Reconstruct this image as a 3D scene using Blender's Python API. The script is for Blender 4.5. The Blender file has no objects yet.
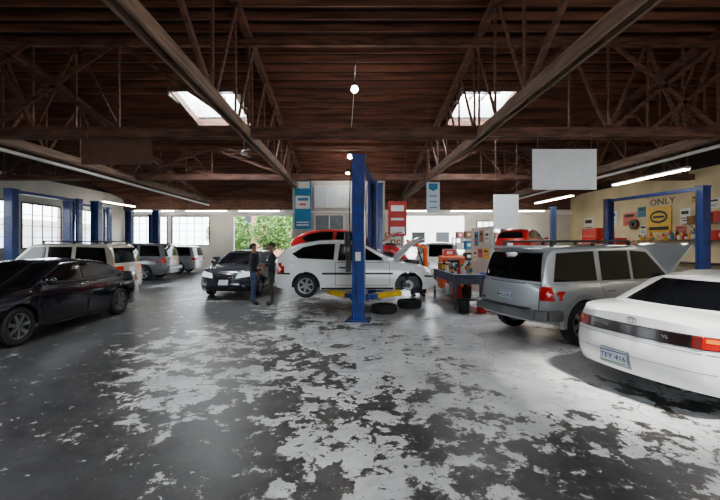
import bpy,bmesh,math,random
from mathutils import Vector,Matrix
from mathutils.bvhtree import BVHTree
random.seed(7)
S=bpy.context.scene; COL=S.collection
def lin(v):
    v/=255.0
    return v/12.92 if v<=.04045 else ((v+.055)/1.055)**2.4
def C(r,g,b): return (lin(r),lin(g),lin(b),1)
MATS={}
def mat(name,col,rough=.5,metal=0,emit=0,var=.12,scale=5,coat=0,bump=0,stretch=(1,1,1),dirt=None,spec=None):
    if name in MATS: return MATS[name]
    m=bpy.data.materials.new(name); m.use_nodes=True
    nt=m.node_tree; b=nt.nodes['Principled BSDF']
    tc=nt.nodes.new('ShaderNodeTexCoord'); mp=nt.nodes.new('ShaderNodeMapping')
    mp.inputs['Scale'].default_value=stretch
    nz=nt.nodes.new('ShaderNodeTexNoise'); nz.inputs['Scale'].default_value=scale; nz.inputs['Detail'].default_value=4
    rp=nt.nodes.new('ShaderNodeValToRGB')
    lo=tuple(max(0,x*(1-var)) for x in col[:3])+(1,); hi=tuple(min(1,x*(1+var)) for x in col[:3])+(1,)
    rp.color_ramp.elements[0].position=.35; rp.color_ramp.elements[1].position=.65
    rp.color_ramp.elements[0].color=dirt if dirt else lo; rp.color_ramp.elements[1].color=hi
    nt.links.new(tc.outputs['Object'],mp.inputs[0]); nt.links.new(mp.outputs[0],nz.inputs['Vector'])
    nt.links.new(nz.outputs[0],rp.inputs[0]); nt.links.new(rp.outputs[0],b.inputs['Base Color'])
    b.inputs['Roughness'].default_value=rough; b.inputs['Metallic'].default_value=metal
    b.inputs['Coat Weight'].default_value=coat; b.inputs['Coat Roughness'].default_value=.05
    if spec is not None: b.inputs['Specular IOR Level'].default_value=spec
    if emit:
        nt.links.new(rp.outputs[0],b.inputs['Emission Color']); b.inputs['Emission Strength'].default_value=emit
    if bump:
        bp=nt.nodes.new('ShaderNodeBump'); bp.inputs['Strength'].default_value=bump
        nt.links.new(nz.outputs[0],bp.inputs['Height']); nt.links.new(bp.outputs[0],b.inputs['Normal'])
    MATS[name]=m; return m

M=dict(
 black=mat('black_plastic',C(18,18,19),.5), rubber=mat('tire_rubber',C(22,22,23),.75,var=.3,scale=20),
 glass=mat('dark_glass',C(10,12,15),.07,var=.05,spec=.36), rim=mat('alloy',C(150,152,155),.3,.8),
 chrome=mat('chrome',C(200,200,205),.12,1), white=mat('white_plastic',C(225,225,222),.45,var=.04),
 red=mat('red_enamel',C(190,22,18),.35,coat=.4), orange=mat('orange_enamel',C(235,85,15),.4),
 yellow=mat('yellow_enamel',C(230,185,20),.4,var=.1), blue=mat('lift_blue',C(18,50,122),.38,var=.25,coat=.2),
 steel=mat('steel',C(110,112,115),.4,.8), dsteel=mat('dark_steel',C(50,50,52),.5,.6,var=.3),
 wood=mat('roof_wood',C(98,64,50),.75,var=.55,scale=3,stretch=(.6,.6,4),bump=.3),
 wooda=mat('aged_beam_wood',C(122,98,82),.7,var=.45,scale=4,stretch=(2,.3,5),bump=.4),
 joist=mat('joist_wood',C(112,69,52),.75,var=.55,scale=2,stretch=(.3,3,3),bump=.2),
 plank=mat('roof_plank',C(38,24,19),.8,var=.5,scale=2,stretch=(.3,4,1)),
 wallw=mat('wall_paint',C(200,198,190),.7,var=.1,scale=.7), wallg=mat('office_paint',C(192,192,188),.7,var=.06,scale=1),
 wallr=mat('wall_cream',C(224,208,168),.7,var=.12,scale=.9), card=mat('cardboard',C(150,110,70),.8),
 tlr=mat('tail_red',C(165,14,12),.12,coat=.6,emit=.08), tla=mat('amber_lens',C(220,110,30),.15,coat=.5),
 hl=mat('headlamp_glass',C(225,230,235),.08,.2,coat=.7,emit=.9), plate=mat('plate_white',C(205,212,222),.5,var=.05),
 pgreen=mat('plate_blue_ink',C(45,60,110),.5), tube=mat('tube_glow',(1,.91,.76,1),.5,emit=40,var=.02),
 bulb=mat('bulb_glow',(1,.92,.82,1),.5,emit=270,var=.02), sky=mat('skylight_glass',(.88,.95,1,1),.3,emit=84,var=.03),
 skin=mat('skin',C(165,115,88),.5), hair=mat('hair_dark',C(24,18,15),.7), skinwhite=mat('eye_white',C(220,220,215),.3),
 leaf=mat('leaves',C(92,128,58),.8,var=.8,scale=3,bump=.8), bark=mat('bark',C(70,55,42),.9,var=.3),
 brick=mat('brick_wall',C(150,105,88),.8,var=.3,scale=12,stretch=(1,1,3)), asph=mat('asphalt',C(95,96,98),.85,var=.2),
 teal=mat('sign_blue',C(30,120,165),.5,var=.08), pale=mat('pale_banner',C(212,226,236),.6,var=.05),
 board=mat('hanging_white_board',C(240,242,245),.5,var=.03), brown=mat('brown_board',C(92,60,46),.7,var=.2),
 ink=mat('black_ink',C(15,15,15),.6), frame=mat('window_frame_brown',C(96,74,64),.6), green=mat('green_ink',C(40,110,60),.5),
 grease=mat('greasy_metal',C(38,36,34),.5,.5,var=.4,scale=14), bred=mat('banner_red',C(176,44,42),.6),
)

class MB:
    def __init__(s): s.bm=bmesh.new(); s.mats=[]
    def mi(s,m):
        if m not in s.mats: s.mats.append(m)
        return s.mats.index(m)
    def _f(s,fs,m):
        i=s.mi(m)
        for f in fs: f.material_index=i
    def box(s,c,size,m,rot=None):
        mx=Matrix.Translation(Vector(c))
        if rot is not None: mx=mx@rot
        mx=mx@Matrix.Diagonal((size[0],size[1],size[2],1))
        r=bmesh.ops.create_cube(s.bm,size=1,matrix=mx)
        s._f({f for v in r['verts'] for f in v.link_faces},m); return r['verts']
    def beam(s,p0,p1,w,h,m):
        p0=Vector(p0);p1=Vector(p1);d=p1-p0;L=d.length
        x=d.normalized(); up=Vector((0,0,1))
        if abs(x.dot(up))>.99: up=Vector((0,1,0))
        y=up.cross(x).normalized(); z=x.cross(y)
        R=Matrix((x,y,z)).transposed().to_4x4()
        return s.box((p0+p1)/2,(L,w,h),m,R)
    def cyl(s,p0,p1,r0,r1,m,seg=14,caps=True):
        p0=Vector(p0);p1=Vector(p1);d=p1-p0
        q=d.to_track_quat('Z','Y').to_matrix().to_4x4()
        r=bmesh.ops.create_cone(s.bm,cap_ends=caps,segments=seg,radius1=r0,radius2=r1,depth=d.length,matrix=Matrix.Translation((p0+p1)/2)@q)
        s._f({f for v in r['verts'] for f in v.link_faces},m); return r['verts']
    def sph(s,c,r,m,sc=(1,1,1),u=14,v=9,rot=None):
        mx=Matrix.Translation(Vector(c))
        if rot is not None: mx=mx@rot
        mx=mx@Matrix.Diagonal((sc[0],sc[1],sc[2],1))
        q=bmesh.ops.create_uvsphere(s.bm,u_segments=u,v_segments=v,radius=r,matrix=mx)
        s._f({f for w in q['verts'] for f in w.link_faces},m); return q['verts']
    def lathe(s,prof,m,c=(0,0,0),axis='z',seg=24,close=False):
        rings=[]
        for (r,h) in prof:
            ring=[]
            for k in range(seg):
                a=2*math.pi*k/seg
                if axis=='z': p=(r*math.cos(a),r*math.sin(a),h)
                elif axis=='y': p=(r*math.cos(a),h,r*math.sin(a))
                else: p=(h,r*math.cos(a),r*math.sin(a))
                ring.append(s.bm.verts.new(Vector(p)+Vector(c)))
            rings.append(ring)
        fs=[]
        rr=rings+([rings[0]] if close else [])
        for a,b in zip(rr[:-1],rr[1:]):
            for k in range(seg):
                try: fs.append(s.bm.faces.new((a[k],a[(k+1)%seg],b[(k+1)%seg],b[k])))
                except: pass
        if not close:
            for ring in (rings[0],rings[-1]):
                try: fs.append(s.bm.faces.new(ring))
                except: pass
        s._f(fs,m)
    def poly(s,pts,m):
        f=s.bm.faces.new([s.bm.verts.new(p) for p in pts]); s._f([f],m); return f
    def obj(s,name,parent=None,label=None,cat=None,bevel=0,smooth=35,kind=None,loc=None,rz=0,norm=True,seg=2):
        if norm: bmesh.ops.recalc_face_normals(s.bm,faces=s.bm.faces[:])
        me=bpy.data.meshes.new(name); s.bm.to_mesh(me); s.bm.free()
        for m in s.mats: me.materials.append(m)
        if smooth:
            me.polygons.foreach_set('use_smooth',[True]*len(me.polygons))
            me.set_sharp_from_angle(angle=math.radians(smooth))
        return place(me,name,parent,label,cat,bevel,kind,loc,rz,seg)
def place(me,name,parent=None,label=None,cat=None,bevel=0,kind=None,loc=None,rz=0,seg=2):
    o=bpy.data.objects.new(name,me); COL.objects.link(o)
    if parent: o.parent=parent
    if label: o['label']=label
    if cat: o['category']=cat
    if kind: o['kind']=kind
    if loc: o.location=loc
    if rz: o.rotation_euler=(0,0,rz)
    if bevel:
        b=o.modifiers.new('bev','BEVEL'); b.width=bevel; b.segments=seg; b.limit_method='ANGLE'
    return o
def thing(name,loc,rz,label,cat,group=None):
    o=bpy.data.objects.new(name,None); COL.objects.link(o); o.location=loc; o.rotation_euler=(0,0,rz)
    o['label']=label; o['category']=cat; o.empty_display_size=.2
    if group: o['group']=group
    return o
def text(st,size,loc,rot,m,parent=None,name='lettering',align='CENTER',ext=.003,sx=1):
    cu=bpy.data.curves.new('t','FONT'); cu.body=st; cu.size=size; cu.extrude=ext; cu.align_x=align; cu.align_y='CENTER'; cu.resolution_u=3
    t=bpy.data.objects.new('t',cu); COL.objects.link(t)
    bpy.context.view_layer.update()
    me=bpy.data.meshes.new_from_object(t.evaluated_get(bpy.context.evaluated_depsgraph_get()))
    bpy.data.objects.remove(t)
    me.materials.clear(); me.materials.append(m)
    for v in me.vertices: v.co.x*=sx
    o=place(me,name,parent); o.location=loc; o.rotation_euler=rot
    return o
R90=math.radians(90)

# ------------------------------------------------------------------ shell
XL,XR,YB,YF=-15.0,14.6,24.5,-8.0
def roofz(y): return 7.8-.171*(y-7) if y>=7 else 7.8-.171*(7-y)
def wall(name,axis,const,u0,u1,z0,z1,holes,m,th=.2):
    b=MB()
    us=sorted({u0,u1}|{h[0] for h in holes}|{h[1] for h in holes}); zs=sorted({z0,z1}|{h[2] for h in holes}|{h[3] for h in holes})
    for a,c in zip(us[:-1],us[1:]):
        for d,e in zip(zs[:-1],zs[1:]):
            um,zm=(a+c)/2,(d+e)/2
            if any(h[0]<um<h[1] and h[2]<zm<h[3] for h in holes): continue
            if axis=='y': b.box((um,const,zm),(c-a,th,e-d),m)
            else: b.box((const,um,zm),(th,c-a,e-d),m)
    bmesh.ops.remove_doubles(b.bm,verts=b.bm.verts[:],dist=.0005)
    return b.obj(name,kind='structure',smooth=0)
def floor_mat():
    m=bpy.data.materials.new('peeling_floor'); m.use_nodes=True; nt=m.node_tree; N=nt.nodes; Lk=nt.links.new; b=N['Principled BSDF']
    tc=N.new('ShaderNodeTexCoord')
    def noise(sc,det,ro,dist=0):
        n=N.new('ShaderNodeTexNoise'); n.inputs['Scale'].default_value=sc; n.inputs['Detail'].default_value=det; n.inputs['Roughness'].default_value=ro; n.inputs['Distortion'].default_value=dist
        Lk(tc.outputs['Object'],n.inputs['Vector']); return n.outputs[0]
    def ma(op,a,c):
        n=N.new('ShaderNodeMath'); n.operation=op
        for i,x in enumerate((a,c)):
            if isinstance(x,(int,float)): n.inputs[i].default_value=x
            else: Lk(x,n.inputs[i])
        return n.outputs[0]
    def ramp(v,p0,p1,c0=(0,0,0,1),c1=(1,1,1,1)):
        r=N.new('ShaderNodeValToRGB'); r.color_ramp.elements[0].position=p0; r.color_ramp.elements[1].position=p1; r.color_ramp.elements[0].color=c0; r.color_ramp.elements[1].color=c1; Lk(v,r.inputs[0]); return r.outputs[0]
    def mix(f,a,c):
        x=N.new('ShaderNodeMix'); x.data_type='RGBA'; Lk(f,x.inputs[0]); Lk(a,x.inputs[6]); Lk(c,x.inputs[7]); return x.outputs[2]
    n1=noise(.55,3,.5); n2=noise(3.1,14,.68,.25); n3=noise(12,10,.7)
    v=ma('ADD',ma('MULTIPLY',n1,.34),ma('ADD',ma('MULTIPLY',n2,.48),ma('MULTIPLY',n3,.18)))
    mp=N.new('ShaderNodeMapping'); mp.inputs['Location'].default_value=(-2.4,-7.2*.8,0); mp.inputs['Scale'].default_value=(1,.8,1); Lk(tc.outputs['Object'],mp.inputs[0])
    ln=N.new('ShaderNodeVectorMath'); ln.operation='LENGTH'; Lk(mp.outputs[0],ln.inputs[0])
    mr=N.new('ShaderNodeMapRange'); mr.inputs['From Min'].default_value=1.2; mr.inputs['From Max'].default_value=6.5; mr.inputs['To Min'].default_value=.085; mr.inputs['To Max'].default_value=-.028
    Lk(ln.outputs['Value'],mr.inputs['Value'])
    v=ma('ADD',v,mr.outputs[0])
    mk0=ramp(v,.529,.533)
    mid=ramp(v,.508,.516)
    cr=N.new('ShaderNodeTexVoronoi'); cr.feature='DISTANCE_TO_EDGE'; cr.inputs['Scale'].default_value=.32
    wn=N.new('ShaderNodeTexNoise'); wn.inputs['Scale'].default_value=1.5; wn.inputs['Detail'].default_value=6; Lk(tc.outputs['Object'],wn.inputs['Vector'])
    va=N.new('ShaderNodeVectorMath'); va.operation='MULTIPLY_ADD'; Lk(wn.outputs['Color'],va.inputs[0]); va.inputs[1].default_value=(.6,.6,0); Lk(tc.outputs['Object'],va.inputs[2]); Lk(va.outputs[0],cr.inputs['Vector'])
    crk=ma('GREATER_THAN',cr.outputs['Distance'],.0016)
    chips=ma('LESS_THAN',noise(10,8,.72,.3),.615)     # small chips out of the paint
    flecks=ma('GREATER_THAN',noise(8,8,.74,.3),.638)   # small flakes left on bare concrete
    pcol=ramp(noise(1.6,10,.7),.3,.6,C(172,175,178),C(220,222,223))
    dcol=ramp(noise(2.4,12,.75),.35,.68,C(42,41,43),C(74,73,74))
    mcol=ramp(noise(5,10,.75),.35,.65,C(62,59,57),C(104,99,94))
    mk=ma('MULTIPLY',ma('MULTIPLY',mk0,crk),chips)
    mk=ma('MAXIMUM',mk,flecks)
    col=mix(mk,mix(mid,dcol,mcol),pcol)
    Lk(col,b.inputs['Base Color'])
    rr=N.new('ShaderNodeMapRange'); rr.inputs['To Min'].default_value=.38; rr.inputs['To Max'].default_value=.27; Lk(mk,rr.inputs['Value']); Lk(rr.outputs[0],b.inputs['Roughness'])
    bp=N.new('ShaderNodeBump'); bp.inputs['Strength'].default_value=.3; bp.inputs['Distance'].default_value=.008; Lk(mk,bp.inputs['Height']); Lk(bp.outputs[0],b.inputs['Normal'])
    return m
b=MB(); b.box(((XL+XR)/2,(YF+YB)/2,-.1),(XR-XL+.2,YB-YF+.2,.2),floor_mat()); b.obj('floor',kind='structure',smooth=0)
b=MB(); b.box((0,20,-.26),(140,130,.1),M['asph']); b.obj('street_ground',kind='structure',smooth=0)
BW=[(-14.4,-12.1,1.6,3.5),(-11.8,-9.3,1.6,3.5),(-7.7,-3.8,0,3.55),(3.6,7.6,0,3.55),(8.4,10.4,1.6,3.2)]
wall('wall_back','y',YB+.1,XL,XR,0,3.9,BW,M['wallw'])
wall('wall_back_upper','y',YB+.1,XL,XR,3.9,4.82,[],M['wood'])
LW=[(14.2,16.3,1.5,3.6),(16.9,19.2,1.5,3.6),(19.8,22.1,1.5,3.6),(9,11.5,1.5,3.6),(4.5,7.5,1.2,3.8)]  # last one is an unseen unframed opening, added to let in daylight
wall('wall_left','x',XL-.1,YF,YB,0,4.85,LW,M['wallw'])
wall('wall_right','x',XR+.1,YF,YB,0,4.85,[],M['wallr'])
FW=[(2,6,0,3.9),(8,12,0,3.9)]  # unseen openings behind the camera, added to let in fill daylight
wall('wall_front','y',YF-.1,XL,XR,0,5.2,FW,M['wallw'])
for nm,x in (('wall_left_gable',XL-.1),('wall_right_gable',XR+.1)):
    b=MB()
    pts=[(YF,4.85),(YB,4.75),(YB,roofz(YB)),(7,7.8),(YF,roofz(YF))]
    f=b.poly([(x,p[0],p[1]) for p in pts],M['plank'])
    r=bmesh.ops.extrude_face_region(b.bm,geom=[f])
    for v in r['geom']:
        if isinstance(v,bmesh.types.BMVert): v.co.x+=.1 if x>0 else -.1
    b.obj(nm,kind='structure',smooth=0)
wn=0
def muntins(axis,const,h,nu,nz,m):
    global wn
    b=MB(); u0,u1,z0,z1=h
    def P(u,z): return (u,const,z) if axis=='y' else (const,u,z)
    def bar(ua,ub,za,zb,w):
        c=P((ua+ub)/2,(za+zb)/2); du=max(ub-ua,w); dz=max(zb-za,w)
        b.box(c,(du,.05,dz) if axis=='y' else (.05,du,dz),m)
    for i in range(nu+1):
        u=u0+(u1-u0)*i/nu; bar(u,u,z0,z1,.08 if i in(0,nu) else .03)
    for i in range(nz+1):
        z=z0+(z1-z0)*i/nz; bar(u0,u1,z,z,.08 if i in(0,nz) else .03)
    wn+=1; b.obj('window_%d'%wn,kind='structure',smooth=0)
for h in (BW[0],BW[1],BW[4]): muntins('y',YB,h,5,4,M['frame'])
for h in LW[:4]: muntins('x',XL,h,4,4,M['frame'])
# roof
holes=[(-5.9,-3.8,12.1,14.4),(3.7,5.6,12.1,14.4),(-5.9,-3.8,-1.5,1.2),(3.2,5.6,-1.5,1.2)]  # last two are out of view, added to light the foreground
b=MB()
def slab(x0,x1,y0,y1,off,t,m):
    z0,z1=roofz(y0)+off,roofz(y1)+off
    vs=[b.bm.verts.new(p) for p in ((x0,y0,z0),(x1,y0,z0),(x1,y1,z1),(x0,y1,z1),(x0,y0,z0+t),(x1,y0,z0+t),(x1,y1,z1+t),(x0,y1,z1+t))]
    b._f([b.bm.faces.new([vs[i] for i in q]) for q in ((0,1,2,3),(7,6,5,4),(0,4,5,1),(1,5,6,2),(2,6,7,3),(3,7,4,0))],m)
ys=[YF-.2,-1.5,1.2,7,12.1,14.4,YB+.3]; xs=[XL-.2,-5.9,-3.8,3.2,3.7,5.6,XR+.2]
for y0,y1 in zip(ys[:-1],ys[1:]):
    for x0,x1 in zip(xs[:-1],xs[1:]):
        if any(h[0]<=(x0+x1)/2<=h[1] and h[2]<=(y0+y1)/2<=h[3] for h in holes): continue
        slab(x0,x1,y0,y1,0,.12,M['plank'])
y=YF+.3
while y<YB:
    segs=[(XL,XR)]
    for h in holes:
        if h[2]-.02<y<h[3]+.02:
            ns=[]
            for a,c in segs:
                if h[0]>=a and h[1]<=c: ns+= [(a,h[0]),(h[1],c)]
                else: ns.append((a,c))
            segs=ns
    for a,c in segs: b.box(((a+c)/2,y,roofz(y)-.10),(c-a,.045,.20),M['joist'])
    y+=.40
b.obj('ceiling',kind='structure',smooth=0)
for i,h in enumerate(holes):
    b=MB(); x0,x1,y0,y1=h; zt=max(roofz(y0),roofz(y1))+.55
    for (cx,cy,sx,sy) in ((x0-.03,(y0+y1)/2,.06,y1-y0),(x1+.03,(y0+y1)/2,.06,y1-y0),((x0+x1)/2,y0-.03,x1-x0,.06),((x0+x1)/2,y1+.03,x1-x0,.06)):
        zb=roofz(cy)-.1 if sx>sy else min(roofz(y0),roofz(y1))+.05
        b.box((cx,cy,(zb+zt)/2),(sx,sy,zt-zb),M['white'])
    if i!=3:
        b.box(((x0+x1)/2,(y0+y1)/2,zt),(x1-x0,y1-y0,.04),M['sky'])
        for k in range(1,4): b.box((x0+(x1-x0)*k/4,(y0+y1)/2,zt-.10),(.07,y1-y0,.14),M['dsteel'])
        for k in range(1,4): b.box(((x0+x1)/2,y0+(y1-y0)*k/4,zt-.10),(x1-x0,.06,.14),M['dsteel'])
    for (cx,cy,sx,sy) in ((x0,(y0+y1)/2,.1,y1-y0),(x1,(y0+y1)/2,.1,y1-y0),((x0+x1)/2,y0,x1-x0,.1),((x0+x1)/2,y1,x1-x0,.1)):
        if sx>sy: b.box((cx,cy,roofz(cy)-.1),(sx,sy,.24),M['wood'])
        else: b.beam((cx,y0,roofz(y0)-.1),(cx,y1,roofz(y1)-.1),.1,.24,M['wood'])
    b.obj('window_%d'%(20+i),kind='structure',smooth=0)
b=MB(); b.box((0,YB-.1,3.78),(29.4,.2,.3),M['white']); b.obj('trim_1',kind='structure',smooth=0)
b=MB(); b.box((-.55,21.2,2.5),(4.5,6.4,5.0),M['wallg']); b.box((-.55,17.97,3.25),(4.6,.06,.08),M['white']); b.obj('wall_office',kind='structure',smooth=0)
b=MB(); b.box((-.85,17.96,4.0),(1.7,.04,1.0),M['pale'])
for x in (-1.7,-1.13,-.57,0): b.box((x,17.93,4.0),(.05,.04,1.05),M['white'])
for z in (3.48,4.52): b.box((-.85,17.93,z),(1.78,.05,.06),M['white'])
b.obj('window_30',kind='structure',smooth=0)
b=MB(); b.box((-1.0,17.96,2.6),(1.4,.04,1.0),mat('window_shade',C(120,132,140),.2))
for x in (-1.7,-1.0,-.3): b.box((x,17.93,2.6),(.05,.04,1.05),M['white'])
for z in (2.08,3.12): b.box((-1.0,17.93,z),(1.48,.05,.06),M['white'])
b.obj('window_31',kind='structure',smooth=0)

# ------------------------------------------------------------------ trusses
def truss_y(X,label):
    t=thing('roof_truss',(X,7,4.4),0,label,'roof truss','longitudinal roof trusses')
    def child(nm,p0,p1,w,h,m,dx=0):
        b=MB(); b.beam((dx,p0[0]-7,p0[1]-4.4),(dx,p1[0]-7,p1[1]-4.4),w,h,m); b.obj(nm,t,smooth=0)
    tp=lambda y: roofz(y)-.32
    b=MB()
    for dx in (-.08,.08): b.beam((dx,YF-7,.1),(dx,YB-7,.1),.05,.23,M['wooda'])
    b.obj('bottom_chord',t,smooth=0,bevel=.006)
    child('top_chord',(YF,tp(YF)),(7,tp(7)),.14,.22,M['wood']); child('top_chord',(7,tp(7)),(YB,tp(YB)),.14,.22,M['wood'])
    pts=[-6,-2.8,.4,3.7,7,8.4,9.8,11.2,12.6,14.0,15.4,16.8,18.2,19.6,21,22.6]
    for k,y in enumerate(pts):
        child('web_post',(y,4.5),(y,tp(y)),.045,.06,M['wood'])
    for k in range(len(pts)-1):
        a,c=pts[k],pts[k+1]
        if a<7: child('web_brace',(c,4.5),(a,tp(a)),.07,.12,M['wood'])
        else:
            child('web_brace',(a,4.5),(c,tp(c)),.04,.085,M['wood'],.05)
            if abs(X)>5 and k%2==0: child('web_brace',(c,4.5),(a,tp(a)),.04,.085,M['wood'],-.05)
for X in (-9.2,-2.6,3.3,9.4): truss_y(X,'long timber roof truss of reddish brown beams under the joists')
def truss_x(Y,label):
    t=thing('cross_truss',(0,Y,4.5),0,label,'roof truss','cross trusses')
    zt=roofz(Y)-.52
    b=MB()
    for dy in (-.1,.1): b.beam((XL,dy,.05),(XR,dy,.05),.08,.24,M['wood'])
    b.obj('bottom_chord',t,smooth=0,bevel=.008)
    b=MB(); b.beam((XL,0,zt-4.5),(XR,0,zt-4.5),.12,.18,M['wood']); b.obj('top_chord',t,smooth=0,bevel=.008)
    xs=[-14.8,-13.7,-12.6,-11.5,-10.3,-9.2,-8.1,-7.0,-5.9,-2.6,3.3,5.6,6.6,7.6,8.5,9.4,10.4,11.4,12.4,13.4,14.4]
    for k,x in enumerate(xs):
        b=MB(); b.beam((x,0,.1),(x,0,zt-4.5),.045,.06,M['wood']); b.obj('web_post',t,smooth=0)
    for a,c in zip(xs[:-1],xs[1:]):
        if a<0<c or c-a>2: continue
        b=MB()
        if (xs.index(a)%2==0): b.beam((a,.03,.1),(c,.03,zt-4.5),.045,.085,M['wood'])
        else: b.beam((c,.03,.1),(a,.03,zt-4.5),.045,.085,M['wood'])
        b.obj('web_brace',t,smooth=0)
    for i,j in ((0,3),(5,2),(5,8),(8,5),(3,6),(2,0),(9,8),(10,11),(15,12),(12,15),(15,18),(20,18),(17,20),(13,16)):
        b=MB(); b.beam((xs[i],-.05,.1),(xs[j],-.05,zt-4.5),.05,.10,M['wood']); b.obj('web_brace',t,smooth=0)
truss_x(9.45,'heavy cross truss of brown timber spanning the hall')
truss_x(15.8,'slender brown timber cross truss beyond the skylights')
for x in (9.4,-9.2):
    b=MB(); b.cyl((x,YF+1,4.22),(x,YB-.4,4.22),.05,.05,M['white'],10)
    for y in range(-4,24,4): b.cyl((x-.08,y,4.25),(x-.08,y,4.40),.012,.012,M['steel'],6)
    b.obj('sprinkler_pipe',label='long white sprinkler pipe hung under the roof chord',cat='pipe')

# ------------------------------------------------------------------ cars
def pl(pts,x):
    if x<=pts[0][0]: return pts[0][1]
    for a,c in zip(pts[:-1],pts[1:]):
        if x<=c[0]:
            return a[1]+(c[1]-a[1])*(x-a[0])/(c[0]-a[0]) if c[0]>a[0] else c[1]
    return pts[-1][1]
def sm(pts,x,d):
    return sum(pl(pts,x+d*k/3)for k in range(-3,4))/7
PL_S=[(0,1),(.6,.995),(.8,.97),(.92,.90),(.97,.83),(1,.70)]
PL_B=[(0,1),(.8,.99),(.93,.96),(.98,.915),(1,.83)]
K=dict(
 sedan=dict(top=[(-1,.645),(-.96,.68),(-.90,.695),(-.62,.705),(-.5,.68),(.45,.665),(.5,.67),(.84,.60),(.96,.545),(1,.48)],
   roof=[(-.76,.69),(-.44,.94),(-.15,1),(.12,.985),(.53,.66)],fa=.60,ra=-.56,plan=PL_S,wr=.70,sill=.2,
   win=[[(.385,.70),(.36,.73),(.12,.915),(-.06,.93),(-.06,.70)],[(-.09,.70),(-.09,.93),(-.34,.90),(-.55,.75),(-.53,.70)]],
   doors=[[(.42,.655),(-.065,.655),(-.065,.22),(.40,.22)],[(-.085,.655),(-.53,.655),(-.49,.545),(-.40,.42),(-.37,.22),(-.085,.22)]],
   rw=[(-.62,.73),(.62,.73),(.53,.915),(-.53,.915)],ws=[(-.74,.70),(.74,.70),(.58,.93),(-.58,.93)],ex=(.12,.07)),
 hatch=dict(top=[(-1,.55),(-.97,.61),(-.5,.635),(.40,.615),(.50,.615),(.78,.55),(.93,.48),(1,.39)],
   roof=[(-.985,.61),(-.95,.70),(-.86,.84),(-.70,.935),(-.45,.99),(-.25,1),(-.05,.985),(.12,.91),(.50,.615)],fa=.64,ra=-.61,plan=PL_S,wr=.71,sill=.2,
   win=[[(.36,.645),(.28,.71),(.13,.83),(.03,.895),(-.19,.915),(-.22,.645)],[(-.28,.655),(-.26,.915),(-.46,.91),(-.64,.86),(-.78,.76),(-.70,.68)]],
   doors=[[(.40,.60),(-.25,.60),(-.25,.22),(.40,.22)]],
   rw=[(-.64,.67),(.64,.67),(.54,.86),(-.54,.86)],ws=[(-.74,.66),(.74,.66),(.56,.90),(-.56,.90)],ex=(.12,.05)),
 suv=dict(top=[(-1,.59),(-.97,.61),(.38,.60),(.45,.615),(.90,.575),(.98,.54),(1,.47)],
   roof=[(-.985,.6),(-.935,.92),(-.85,.98),(0,1),(.13,.98),(.40,.60)],fa=.62,ra=-.58,plan=PL_B,wr=.77,sill=.26,
   win=[[(.31,.635),(.29,.67),(.10,.905),(-.08,.92),(-.08,.635)],[(-.12,.635),(-.12,.92),(-.42,.92),(-.42,.635)],[(-.48,.635),(-.48,.92),(-.84,.90),(-.89,.635)]],
   doors=[[(.34,.60),(-.085,.60),(-.085,.28),(.34,.28)],[(-.105,.60),(-.46,.60),(-.45,.50),(-.37,.40),(-.35,.28),(-.105,.28)]],
   rw=[(-.78,.63),(.78,.63),(.69,.905),(-.69,.905)],ws=[(-.78,.64),(.78,.64),(.66,.93),(-.66,.93)],ex=(.04,.02)),
 van=dict(top=[(-1,.56),(-.97,.575),(.5,.565),(.62,.57),(.9,.48),(.97,.44),(1,.38)],
   roof=[(-.985,.56),(-.92,.94),(-.8,.985),(0,1),(.2,.98),(.68,.56)],fa=.66,ra=-.60,plan=PL_B,wr=.76,sill=.14,
   win=[[(.52,.61),(.48,.66),(.22,.89),(0,.92),(0,.61)],[(-.03,.61),(-.03,.925),(-.42,.925),(-.42,.61)],[(-.46,.61),(-.46,.925),(-.84,.905),(-.88,.61)]],
   doors=[[(.48,.565),(.0,.565),(.0,.17),(.46,.17)],[(-.02,.565),(-.44,.565),(-.43,.4),(-.40,.17),(-.02,.17)]],
   rw=[(-.72,.61),(.72,.61),(.64,.88),(-.64,.88)],ws=[(-.78,.60),(.78,.60),(.6,.92),(-.6,.92)],ex=(.05,.02)),
)
def decal(bvh,parent,name,polys,axis,m,off=.005,step=.08,label=None):
    b=MB(); bm=b.bm; mi=b.mi(m)
    for poly in polys:
        tb=bmesh.new(); f=tb.faces.new([tb.verts.new((p[0],p[1],0)) for p in poly])
        bmesh.ops.triangulate(tb,faces=[f])
        for ax in (0,1):
            lo=min(p[ax] for p in poly); hi=max(p[ax] for p in poly); n=int((hi-lo)/step)
            for k in range(1,n+1):
                co=[0,0,0]; co[ax]=lo+(hi-lo)*k/(n+1); no=[0,0,0]; no[ax]=1
                bmesh.ops.bisect_plane(tb,geom=tb.verts[:]+tb.edges[:]+tb.faces[:],plane_co=co,plane_no=no)
        vm={}
        for v in tb.verts:
            u,w=v.co.x,v.co.y
            if axis=='L': o,d=Vector((u,6,w)),Vector((0,-1,0))
            elif axis=='R': o,d=Vector((u,-6,w)),Vector((0,1,0))
            elif axis=='F': o,d=Vector((8,u,w)),Vector((-1,0,0))
            elif axis=='B': o,d=Vector((-8,u,w)),Vector((1,0,0))
            else: o,d=Vector((u,w,5)),Vector((0,0,-1))
            h=bvh.ray_cast(o,d)
            if h[0] is None: continue
            n=h[1]
            if n.dot(d)>0: n=-n
            n=(n-d*.3).normalized()
            vm[v]=bm.verts.new(h[0]+n*off)
        for f in tb.faces:
            if all(v in vm for v in f.verts):
                try: bm.faces.new([vm[v] for v in f.verts]).material_index=mi
                except: pass
        tb.free()
    bmesh.ops.remove_doubles(bm,verts=bm.verts[:],dist=.0004)
    return b.obj(name,parent,label=label,smooth=40)
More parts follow.
